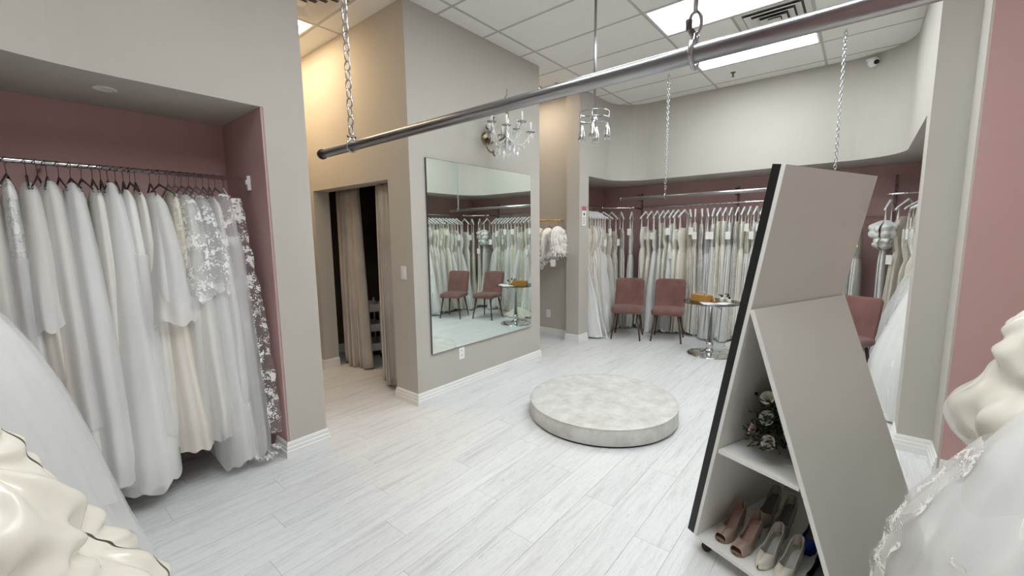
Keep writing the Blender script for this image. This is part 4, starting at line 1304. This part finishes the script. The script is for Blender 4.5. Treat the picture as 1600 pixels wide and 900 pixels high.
# positions along the U: list of (x, y, rz) with local +x pointing to the room side
slots = []
for i in range(9):
    slots.append((5.72 + i * 0.082, RYL, R_(-90), 'left'))
for i in range(4):
    a = R_(14 + i * 20)
    slots.append((6.45 + 0.5 * math.sin(a), 2.92 + 0.5 * math.cos(a), math.atan2(-math.cos(a), -math.sin(a)), 'corner_left'))
y = 2.82
rgap = random.Random(21)
while y > -0.02:
    slots.append((RX, y, PI + math.atan2(y, RX) + (-0.36 if y > 2.15 else (0.02 if y > 1.85 else -0.14)) + rgap.uniform(-0.08, 0.08), 'back'))
    y -= rgap.choice((0.078, 0.082, 0.086, 0.098))
for i in range(4):
    a = R_(14 + i * 20)
    slots.append((6.45 + 0.5 * math.cos(a), -0.12 - 0.5 * math.sin(a), math.atan2(math.sin(a), -math.cos(a)), 'corner_right'))
x = 6.36
while x > 5.35:
    slots.append((x, RYR, R_(90) + rgap.uniform(-0.15, 0.15), 'right'))
    x -= 0.095
where = {'left': 'on far side rail', 'corner_left': 'on left corner rail', 'back': 'on long far rail', 'corner_right': 'on right corner rail', 'right': 'on rail behind right pillar'}
from_ = {'left': 'from the pillar', 'corner_left': 'from the pillar', 'back': 'from the left', 'corner_right': 'from the left', 'right': 'from the corner'}
counts = {}
seq = [3, 6, 1, 4, 0, 8, 2, 1, 0, 4, 1, 9, 2, 0, 6, 3, 4, 1, 2, 0, 6, 1, 9, 5, 10, 3, 1, 0, 2, 5, 0, 4, 3, 1, 2, 0, 1, 3, 6, 0, 7, 9, 5, 1, 2, 4, 1, 6, 1, 0, 3, 8, 5, 2, 6, 1, 4, 0, 9, 5, 2, 3]
rtag = random.Random(5)
for n_, (x, y, rz, seg) in enumerate(slots):
    c_ = counts.get(seg, 0); counts[seg] = c_ + 1
    typ = seq[n_ % len(seq)]
    bow = (seg == 'corner_right' and c_ == 0)
    if bow: typ = 7
    lab = '%s %s, %s %s' % (TYPES[typ][0], where[seg], ordinal(c_), from_[seg])
    if bow: lab = 'white satin gown with big bow, first on the right corner rail'
    tz = None
    if rtag.random() < 0.5: tz = rtag.choice((1.62, 1.55, 1.66, 1.45, 1.25))
    far_gown(x, y, rz, lab, 'gowns in the far niche', typ, tz, bow=bow)
    hanger(x, y, FR + 0.008, rz, 'white hanger %s, %s %s' % (where[seg], ordinal(c_), from_[seg]), 'white hangers in the far niche')
# things on the floor under the far gowns
for q, (x, y, z0, s_, lab) in enumerate(((5.72, 3.24, 0, (0.10, 0.06, 0.10), 'grey shoe box on the floor at the foot of the far pillar'),)):
    t = empty('shoe_box', (x, y, z0), 0.2, lab, 'box')
    MB().box(-s_[0], s_[0], -s_[1], s_[1], 0, s_[2], 0.004).build('body', 'shoebox_grey', t)
    MB().box(-s_[0] - .004, s_[0] + .004, -s_[1] - .004, s_[1] + .004, s_[2] - 0.03, s_[2] + 0.005, 0.003).build('lid', 'black_frame', t)
tr_ = loft([(0.16, 0.05, 0.06, 0, 0), (0.10, 0.16, 0.2, 0, 0), (0.05, 0.22, 0.3, 0, 0), (0.012, 0.26, 0.36, 0, 0)], 90, 16, np.random.default_rng(9), amp=(0.15, 0.28), ks=(4, 7, 12, 19), hem=0.0, bubble=0.15, tiers=2)
o = mesh_obj('gown_train', grid_mesh('gown_train', closed(tr_)), 'satin_ivory', None, (6.42, 1.05, 0), (0, 0, 0.3)); tag(o, 'ivory satin train puddled on the floor behind the glass table', 'train')

# ---- left niche
LR = 2.015; LY = 3.50
rail('garment_rail', [(-2.55, LY, LR), (1.165, LY, LR)], 0.015, 'chrome garment rail in the left pink niche', brackets=[((0.2, LY, LR), (0.2, 3.87, LR))])
t = empty('rail_bracket', (1.185, 3.40, 1.97), 0, 'white plastic rail bracket on the pink niche return', 'bracket')
MB().box(-0.022, 0, -0.012, 0.012, -0.04, 0.06, 0.003).build('plate', 'white_plastic', t)
MB().box(-0.03, -0.02, -0.008, 0.008, 0.0, 0.03).build('clip', 'white_plastic', t)

rgl = np.random.default_rng(31)
def left_gown(x, label, mat, top_z, zb, bt, bb, dt=0.13, db=0.30, layers=(), amp=(0.012, 0.055), lean=0.0, ks=(4, 7, 12), mid=0.55, name='wedding_gown', cat='gown', edge=False, front=0.0, group='garments in the left niche', hem=0.03, capmat=None, tagc=False):
    """hangs edge-on: local y is across the rail (depth), local x along the rail. bt/bb half widths along the rail"""
    t = empty(name, (x, LY - 0.02, 0), 0, label, cat, group)
    ctrl = [(top_z, bt * 0.42, dt * 0.55, 0, 0), (top_z - 0.02, bt * 0.75, dt * 0.8, 0, -0.01), (top_z - 0.07, bt, dt, 0, -0.02), (top_z - 0.4, bt + (bb - bt) * 0.36, dt + (db - dt) * 0.4, lean * 0.25, -0.03), (zb + (top_z - zb) * (1 - mid), bt + (bb - bt) * 0.66, dt + (db - dt) * 0.7, lean * 0.5, -0.04 - front * .5), (zb + 0.15, bb * 0.97, db, lean * 0.85, -0.04 - front), (zb, bb, db * 0.97, lean, -0.03 - front)]
    P = loft(ctrl, 150, 60, rgl, amp=amp, ks=ks, hem=hem, sway=0.012, twist=0.12, ridge=0.2, power=2.1)
    mesh_obj('skirt', grid_mesh('skirt', closed(P)), mat, t)
    for (nm, mt, za, zb_, grow) in layers:
        zz = np.array([c[0] for c in ctrl][::-1]); 
        def gi(z_, k_): return float(np.interp(z_, zz, [c[k_] for c in ctrl][::-1]))
        zs = za + (zb_ - za) * np.linspace(0, 1, 22) ** 1.7
        c2 = [(z_, gi(z_, 1) * (1.0 + grow * (0.3 + 0.7 * i / 21)) + 0.007, gi(z_, 2) * (1.0 + grow * (0.3 + 0.7 * i / 21)) + 0.007, gi(z_, 3), gi(z_, 4)) for i, z_ in enumerate(zs)]
        P = loft(c2, 140, 70, rgl, amp=(amp[0] * 1.2, amp[1] * 1.3), ks=(4, 7, 11), hem=0.05, sway=0.015, ridge=0.1)
        mesh_obj(nm, grid_mesh(nm, closed(P) if za > top_z - 0.02 else P), mt, t)
    return t
LG = [
    (-0.10, 'black garment bag with lace trim at the far left of the niche', 'cloth_black', 1.84, 0.30, 0.035, 0.06, (('lace_panel', 'lace_black', 1.3, 0.9, 0.05),), 'garment_bag', 'garment bag'),
    (-0.02, 'grey tulle gown at the left edge of the picture', 'tulle_champagne', 1.90, 0.25, 0.035, 0.08, (('overskirt', 'tulle_thin', 1.91, 0.5, 0.08),), None, None),
    (0.06, 'pale lace gown with narrow straps, second from the left picture edge', 'lace_white', 1.90, 0.20, 0.03, 0.075, (('overskirt', 'tulle_thin', 1.5, 0.3, 0.08),), None, None),
    (0.130, 'cream gown with white tulle overlay ending at hip height', 'tulle_champagne', 1.885, 0.22, 0.036, 0.10, (('overlay', 'tulle_sheer', 1.89, 1.12, 0.16),), None, None),
    (0.205, 'soft white gown with broad rounded top left of middle', 'tulle_cream', 1.90, 0.22, 0.044, 0.10, (('overskirt', 'tulle_thin', 1.905, 0.6, 0.08),), None, None),
    (0.295, 'long smooth white tulle gown hanging nearly to the floor', 'tulle_white', 1.895, 0.20, 0.038, 0.115, (('overskirt', 'tulle_sheer', 1.9, 0.24, 0.08),), None, None),
    (0.385, 'off white gown squeezed between two long white tulle gowns', 'tulle_cream', 1.89, 0.24, 0.034, 0.085, (), None, None),
    (0.450, 'longest bright white tulle gown with wide flared hem', 'tulle_white', 1.91, 0.13, 0.040, 0.155, (('overskirt', 'tulle_sheer', 1.915, 0.16, 0.07),), None, None),
    (0.520, 'grey white tulle gown right of the longest white gown', 'tulle_white', 1.88, 0.30, 0.036, 0.085, (('overskirt', 'tulle_thin', 1.5, 0.4, 0.06),), None, None),
    (0.575, 'pale cream gown with narrow top left of the tiered veil', 'tulle_cream', 1.885, 0.30, 0.028, 0.09, (), None, None),
    (0.645, 'champagne gown under a short stiff tulle tier', 'tulle_champagne', 1.865, 0.26, 0.040, 0.125, (('tulle_tier', 'tulle_sheer', 1.87, 1.08, 0.42), ('tulle_tier', 'tulle_sheer', 1.84, 1.22, 0.32)), None, None),
    (0.735, 'lace topped gown with sheer long skirt right of the short tier', 'lace_ivory', 1.89, 0.36, 0.032, 0.075, (('overskirt', 'tulle_sheer', 1.35, 0.32, 0.12),), None, None),
    (0.805, 'gown with sparkling lace applique cape over sheer tulle', 'tulle_cream', 1.865, 0.34, 0.044, 0.085, (('lace_cape', 'lace_applique', 1.87, 1.22, 0.34), ('overskirt', 'tulle_thin', 1.2, 0.30, 0.12)), None, None),
    (0.885, 'sheer tulle gown with lace cape, long puffed hem near floor', 'tulle_thin', 1.865, 0.10, 0.042, 0.11, (('lace_cape', 'lace_applique', 1.868, 1.25, 0.30), ('overskirt', 'tulle_sheer', 1.3, 0.08, 0.12)), None, None),
    (0.960, 'narrow grey white gown between lace cape and lace edged veil', 'tulle_white', 1.86, 0.45, 0.032, 0.07, (('overskirt', 'tulle_thin', 1.4, 0.40, 0.1),), None, None),
]
rgo = np.random.default_rng(5)
for (x, lab) in ((0.170, 'thin veil squeezed behind the broad rounded cream gown'), (0.250, 'thin veil just left of the long smooth tulle gown'), (0.340, 'thin veil just right of the long smooth tulle gown'), (0.420, 'thin veil left of the longest bright white gown'), (0.485, 'thin veil right of the longest bright white gown'), (0.550, 'thin veil left of the narrow pale cream gown'), (0.690, 'thin veil just right of the stiff tulle tier'), (0.770, 'thin veil left of the sparkling lace cape'), (0.845, 'thin veil between the two lace capes'), (0.925, 'thin veil left of the narrow grey white gown'), (0.995, 'thin veil left of the lace edged veil')):
    LG.append((x, lab, 'tulle_white' if rgo.random() < 0.6 else 'tulle_cream', 1.85 + 0.03 * float(rgo.random()), 0.35 + 0.2 * float(rgo.random()), 0.022, 0.055, (), 'bridal_veil', 'veil'))
FRONT = {0.130: 0.02, 0.205: 0.04, 0.295: 0.07, 0.450: 0.085, 0.575: 0.02, 0.645: 0.08, 0.805: 0.06, 0.885: 0.045}
for (x, lab, mt, tz, zb, bt, bb, lay, nm, ct_) in LG:
    thin = lab.startswith('thin veil')
    g_ = left_gown(x, lab, mt, tz, zb, bt, bb, layers=lay, name=nm or 'wedding_gown', cat=ct_ or 'gown', lean=float(rgo.uniform(-0.01, 0.02)), dt=0.08 if thin else 0.13, db=0.15 if thin else 0.28, front=FRONT.get(round(x, 3), 0.0))
    if thin: g_.location.y += 0.10
    hanger(x, LY, LR + 0.009, R_(90) + float(rgo.uniform(-0.25, 0.25)), ' '.join(('slim hanger of the ' + lab).split()[:16]), 'hangers in the left niche', 'hook_metal' if x < 0.7 else 'chain_zinc', 0.17, 0.07)
# lace edged veil at the right end of the left niche
t = left_gown(1.015, 'sheer veil with scalloped lace edge beside the pink return wall', 'tulle_thin', 1.89, 0.04, 0.045, 0.095, layers=(('overskirt', 'tulle_thin', 1.6, 0.06, 0.1),), name='bridal_veil', cat='veil', lean=-0.01, dt=0.16, db=0.30)
hanger(1.045, LY, LR + 0.009, R_(80), 'white hanger holding the lace edged veil at rail end', 'hangers in the left niche', 'hanger_white', 0.17, 0.06)
def lace_strip(path, wid, parent, name='lace_trim', mat='lace_edge', seed=0, wave=0.02, scall=9, side=None):
    """wavy ribbon along a path with scalloped outer edge"""
    rg = np.random.default_rng(seed)
    P0 = np.array(path, float)
    tt = np.linspace(0, 1, len(P0)); t_ = np.linspace(0, 1, 120)
    C = np.stack([np.interp(t_, tt, P0[:, k_]) for k_ in range(3)], -1)
    for _ in range(4):
        C[1:-1] = (C[:-2] + C[1:-1] * 2 + C[2:]) / 4
    D = np.gradient(C, axis=0); D /= np.linalg.norm(D, axis=1)[:, None]
    view = np.array([0, 0, 1.0]) if abs(D[:, 2]).mean() < 0.6 else np.array([0, 1.0, 0])
    S = np.cross(D, view); S /= np.linalg.norm(S, axis=1)[:, None] + 1e-9
    if side is not None:
        sd_ = np.array(side, float); S = np.stack([np.interp(t_, np.linspace(0, 1, len(sd_)), sd_[:, k_]) for k_ in range(3)], -1)
        S = S - D * (S * D).sum(1)[:, None]; S /= np.linalg.norm(S, axis=1)[:, None] + 1e-9
    Nn = np.cross(S, D)
    Nn *= np.sign((Nn * (C - C.mean(0) * np.array([1, 1, 0]))).sum() + 1e-9)
    rows = []
    for j in range(7):
        u_ = j / 6 - 0.5
        off = u_ * wid * (1 + 0.25 * np.abs(np.sin(t_ * PI * scall))[:, None] * (1 if u_ > 0 else 0.3))
        rows.append(C + S * off + Nn * (wave * np.sin(t_ * 40 + j * 0.6 + seed))[:, None] * 0.5)
    return mesh_obj(name, grid_mesh(name, np.stack(rows, 0)), mat, parent)
for q, (pth, wid) in enumerate(((((0.035, -0.17, 1.86), (0.055, -0.20, 1.5), (0.085, -0.26, 1.1), (0.10, -0.31, 0.6), (0.11, -0.34, 0.2)), 0.075), (((-0.03, -0.19, 1.88), (-0.045, -0.22, 1.55), (-0.05, -0.25, 1.25), (-0.03, -0.27, 1.05), (-0.02, -0.28, 0.9)), 0.07), (((-0.06, -0.34, 0.10), (0.0, -0.355, 0.06), (0.06, -0.355, 0.055), (0.11, -0.33, 0.12)), 0.07))):
    lace_strip(pth, wid, t, seed=q)

# ---- feathered boleros in the recess
rail('garment_rail', [(5.18, 3.36, 1.80), (5.18, 4.40, 1.80)], 0.012, 'brass garment rail with feathered boleros in the recess', mat='gold', brackets=[((5.18, 3.50, 1.80), (5.46, 3.50, 1.80)), ((5.18, 4.3, 1.80), (5.46, 4.3, 1.80))])
rf = random.Random(40)
def bolero(y, label, zt, zb, wid, seed, tail=0.0):
    t = empty('feather_bolero', (5.16, y, 0), 0, label, 'bolero', 'feathered boleros')
    rg = np.random.default_rng(seed)
    P = loft([(zt, 0.06, 0.03, 0, 0), (zt - 0.05, 0.16, wid * 0.8, 0, 0), (zt - 0.2, 0.19, wid, 0, 0), (zb, 0.16, wid * 0.95, 0, 0)], 60, 24, rg, amp=(0.1, 0.25), ks=(4, 7, 12), hem=0.04)
    mesh_obj('body', grid_mesh('body', closed(P)), 'feather_white', t)
    fe = MB()
    r_ = random.Random(seed)
    for i in range(520):
        v = r_.random(); a = r_.uniform(0, 2 * PI)
        z = zt - 0.03 + (zb - zt) * v
        ax = 0.17 * (0.6 + 0.4 * min(1, v * 4)); by = wid * (0.6 + 0.4 * min(1, v * 4))
        c = Vector((ax * math.cos(a), by * math.sin(a), z))
        d = Vector((math.cos(a) * 0.8, math.sin(a) * 0.8 * wid / 0.1, -0.8 + r_.uniform(-.5, .6))).normalized()
        s_ = d.cross(Vector((r_.random() - .5, r_.random() - .5, r_.random() - .5))).normalized()
        l_ = r_.uniform(0.03, 0.07); w_ = 0.007
        fe.add([c - s_ * w_ * .4, c + s_ * w_ * .4, c + d * l_ * .6 + s_ * w_, c + d * l_ + Vector((0, 0, -0.008)), c + d * l_ * .6 - s_ * w_], [(0, 1, 2, 3, 4)])
    tag(fe.build('feathers', 'feather_white', t), kind='stuff')
    if tail:
        P = loft([(zb + 0.05, 0.12, wid * 0.6, 0, 0), (zb - tail * 0.5, 0.14, wid * 0.8, 0, 0), (zb - tail, 0.15, wid * 0.9, 0, 0)], 60, 16, rg, amp=(0.15, 0.3), ks=(4, 7, 12), hem=0.05)
        mesh_obj('tulle_tail', grid_mesh('tulle_tail', P), 'lace_applique', t)
    return t
for q, (y, lab, zt, zb, wid, tail) in enumerate(((3.40, 'white feathered bolero nearest the far pillar', 1.70, 1.32, 0.085, 0.0), (3.57, 'white feathered bolero second from the far pillar', 1.68, 1.27, 0.085, 0.10), (3.74, 'white feathered bolero at the mirror wall edge, with lace tail', 1.69, 1.25, 0.085, 0.14), (3.91, 'white feathered bolero tucked behind the mirror wall edge', 1.68, 1.3, 0.08, 0.0))):
    bolero(y, lab, zt, zb, wid, 50 + q, tail)
    hanger(5.18, y, 1.808, R_(180), 'wooden hanger of the ' + lab, 'wooden hangers in the recess', 'wood_hanger', 0.17, 0.07)
t = empty('price_tag', (4.98, 3.36, 1.19), R_(15), 'white price tag dangling below the feathered bolero by the pillar', 'tag')
MB().box(-0.0015, 0.0015, -0.035, 0.035, -0.05, 0.05).build('card', 'tag_card', t)
MB().tube([(0, 0, 0.05), (0.03, 0, 0.16)], 0.0015, 5).build('string', 'tag_card', t)

# ---- big foreground gowns
def ruche(P, rg, rows, per, depth, fold):
    """pick-ups: points where the cloth is gathered, swags hanging between them, folds radiating out"""
    nz_, nt_ = P.shape[:2]
    T, U = np.meshgrid(np.linspace(0, 1, nz_), np.linspace(0, 1, nt_, endpoint=False), indexing='ij')
    D = np.zeros_like(T)
    for r_ in range(rows):
        for k_ in range(per):
            t0 = (r_ + 0.35 + rg.uniform(-0.22, 0.22)) / rows
            u0 = (k_ + 0.5 * (r_ % 2) + rg.uniform(-0.2, 0.2)) / per
            du = (U - u0 + 0.5) % 1.0 - 0.5
            a = du * per * 1.15; b = (T - t0) * rows * 1.05
            d = np.sqrt(a * a + b * b) + 1e-6
            ang = np.arctan2(b, a)
            m = rg.integers(5, 8); ph = rg.uniform(0, 6)
            w_ = np.exp(-(d / 0.75) ** 2)
            D -= depth * 0.8 * np.exp(-(d / 0.30) ** 2)
            rad = 1 - 2 * np.abs(np.sin((m * ang + ph + 1.3 * d) / 2)) ** 1.6
            D += fold * rad * w_ * np.minimum(1, d / 0.18)
            # swag: hanging roll under the pick-up row
            D += depth * 0.40 * np.exp(-((b - 0.55 - 0.25 * np.cos(PI * np.clip(a, -1, 1))) / 0.26) ** 2) * np.exp(-(a / 0.75) ** 2)
    warp = 0.35 * np.sin(9 * PI * 2 * U + 6 * T) + 0.5 * np.sin(5 * PI * 2 * U - 11 * T + 1)
    D += fold * 0.35 * (1 - 2 * np.abs(np.sin(14 * T + warp * 2.2 + 2 * np.sin(4 * PI * U))) ** 1.5)
    c = P.mean(1, keepdims=True)
    R0 = P - c; n = np.linalg.norm(R0[..., :2], axis=-1, keepdims=True) + 1e-6
    Q = P.copy()
    Q[..., :2] += R0[..., :2] / n * D[..., None] * np.minimum(1, T * 6)[..., None]
    Q[..., 2] += -0.12 * D * np.minimum(1, T * 5)
    for _ in range(6):
        Q[1:-1] = (Q[:-2] + 2 * Q[1:-1] + Q[2:]) / 4
        Q = (np.roll(Q, 1, 1) + 2 * Q + np.roll(Q, -1, 1)) / 4
    Q[..., 2] = np.maximum(Q[..., 2], 0.006)
    return Q
def ballgown(cx, cy, label, prof, mat, overlays, rg, nth=260, nz=110, amp=(0.02, 0.07), ks=(7, 12, 19, 31), bubble=0.0, tiers=0, hem=0.03, ridge=0.4, group=None, bodice_mat='lace_white', off=(0, 0), bust=True, power=2.0, lean=(0, 0), rx=1.0, ry=0.97, picks=None):
    t = empty('ball_gown', (cx, cy, 0), 0, label, 'gown', group)
    ctrl = [(z, r * rx, r * ry, off[0] * (1 - z / prof[0][0]) + lean[0] * z, off[1] * (1 - z / prof[0][0]) + lean[1] * z) for z, r in prof]
    P = loft(ctrl, nth, nz, rg, amp=amp, ks=ks, hem=hem, sway=0.0, twist=0.2, ridge=ridge, power=power, bubble=bubble, tiers=tiers)
    if picks:
        P = ruche(P, rg, *picks)
    mesh_obj('skirt', grid_mesh('skirt', P), mat, t)
    for (nm, mt, z0, z1, grow, am) in overlays:
        zz = [c[0] for c in ctrl][::-1]
        zs = np.linspace(z0, z1, 9)
        def gi(z_, k_): return float(np.interp(z_, zz, [c[k_] for c in ctrl][::-1]))
        c2 = [(z_, gi(z_, 1) * (1 + grow * i / 8) + 0.012, gi(z_, 2) * (1 + grow * i / 8) + 0.012, gi(z_, 3), gi(z_, 4)) for i, z_ in enumerate(zs)]
        P = loft(c2, nth, 70, rg, amp=(amp[0], am), ks=ks, hem=0.05, sway=0.0, ridge=0.25, power=power)
        mesh_obj(nm, grid_mesh(nm, P), mt, t)
    z0, r0 = prof[0]
    lx, ly = lean[0] * z0, lean[1] * z0
    if bust:
        Pb = loft([(z0 + 0.34, 0.14, 0.10, lx, ly), (z0 + 0.30, 0.17, 0.12, lx, ly), (z0 + 0.16, 0.16, 0.12, lx, ly), (z0 - 0.01, r0 * 1.0, r0 * 1.0, lx, ly)], 60, 16, rg, amp=(0.01, 0.03), ks=(5, 9), hem=0)
        mesh_obj('bodice', grid_mesh('bodice', closed(Pb)), bodice_mat, t)
    return t
rg4 = np.random.default_rng(14)
# left: wide tulle skirt
ballgown(-0.46, 2.56, 'huge white tulle ballgown skirt spreading at the left picture edge', [(1.52, 0.20), (1.45, 0.33), (1.33, 0.42), (1.16, 0.495), (0.99, 0.55), (0.72, 0.61), (0.55, 0.635), (0.3, 0.68), (0.02, 0.735)], 'tulle_white',
         (('tulle_layer', 'tulle_thin', 1.40, 0.50, 0.05, 0.06), ('tulle_layer', 'tulle_thin', 1.25, 0.30, 0.035, 0.06), ('tulle_layer', 'tulle_thin', 1.1, 0.02, 0.05, 0.07)), rg4, amp=(0.012, 0.07), ks=(4, 7, 12, 21), ridge=0.15, ry=0.70)
# left front: ivory satin with pick-ups
ballgown(-0.50, 1.66, 'ivory satin gown with ruched pick-up skirt in the lower left corner', [(1.40, 0.14), (1.28, 0.32), (1.14, 0.45), (1.04, 0.50), (0.94, 0.53), (0.84, 0.56), (0.74, 0.62), (0.62, 0.70), (0.52, 0.72), (0.2, 0.69), (0.02, 0.71)], 'satin_ivory', (), rg4, nth=360, nz=200, amp=(0.02, 0.05), ks=(3, 5, 8, 13), ridge=0.3, bodice_mat='satin_ivory', ry=0.60, picks=(5, 7, 0.05, 0.026))
# right: white tulle gown in front, ivory satin behind
ballgown(1.66, -0.82, 'white tulle ballgown bulging from the right niche in the lower right corner', [(1.55, 0.16), (1.42, 0.28), (1.25, 0.37), (1.04, 0.47), (0.98, 0.50), (0.82, 0.55), (0.70, 0.585), (0.57, 0.61), (0.4, 0.635), (0.02, 0.65)], 'tulle_white',
         (('tulle_layer', 'tulle_thin', 1.3, 0.62, 0.05, 0.09),), rg4, amp=(0.03, 0.10), ks=(5, 8, 13, 19), ridge=0.2, rx=0.80, ry=0.98)
ballgown(2.62, -0.92, 'ivory satin gown with puffed pick-ups against the pink right wall', [(1.55, 0.12), (1.40, 0.22), (1.28, 0.36), (1.18, 0.46), (1.07, 0.50), (0.97, 0.49), (0.86, 0.58), (0.74, 0.61), (0.64, 0.54), (0.55, 0.46), (0.02, 0.44)], 'satin_ivory', (), rg4, nth=320, nz=160, amp=(0.02, 0.05), ks=(3, 5, 8, 12), ridge=0.3, bodice_mat='satin_ivory', rx=0.8, ry=0.92, picks=(4, 7, 0.06, 0.03))
ballgown(4.87, -0.62, 'bright white tulle ballgown spilling out beside the right pillar', [(1.62, 0.13), (1.4, 0.17), (1.22, 0.22), (0.9, 0.35), (0.5, 0.47), (0.3, 0.485), (0.02, 0.46)], 'tulle_white', (('tulle_layer', 'tulle_thin', 1.1, 0.05, 0.05, 0.07),), rg4, nth=160, nz=70, amp=(0.02, 0.08), ks=(5, 8, 13, 21), ridge=0.2)
# lace hemmed veil falling over the right gown
P = loft([(0.98, 0.36, 0.50, 0, 0), (0.84, 0.48, 0.575, 0, 0), (0.72, 0.54, 0.64, 0, 0), (0.5, 0.60, 0.69, 0, 0), (0.3, 0.62, 0.70, 0, 0), (0.12, 0.62, 0.70, 0, 0)], 120, 50, np.random.default_rng(6), amp=(0.02, 0.07), ks=(7, 12, 20), hem=0.03, sway=0.0, arc_range=(R_(60), R_(175)), power=2.0)
t = empty('bridal_veil', (1.72, -0.81, 0), 0, 'sheer veil with scalloped lace hem over the lower right gown', 'veil')
mesh_obj('netting', grid_mesh('netting', P), 'tulle_thin', t)
def up_side(i): return (P[i - 1] - P[i]) if i > 0 else (P[i] - P[i + 1])
lace_strip(P[-1], 0.10, t, seed=3, side=up_side(len(P) - 1), wave=0.012)
lace_strip(P[:, 30] * np.array([1, 1, 1]), 0.12, t, seed=4, side=P[:, 31] - P[:, 29], wave=0.012)
lace_strip(P[14:, 60], 0.08, t, seed=7, side=P[14:, 61] - P[14:, 59], wave=0.012)
# rail for the right niche
rail('garment_rail', [(-2.5, -0.85, 2.05), (3.74, -0.85, 2.05)], 0.015, 'chrome garment rail in the right pink niche above the big gowns')

t = empty('rail_bracket', (3.75, -0.83, 2.30), 0, 'small pale bracket on the pink wall at the right picture edge', 'bracket')
MB().box(-0.02, 0, -0.03, 0.03, -0.05, 0.05, 0.003).build('plate', 'pink_paint', t)
MB().box(-0.045, -0.02, -0.012, 0.012, -0.02, 0.02, 0.003).build('clip', 'hook_metal', t)
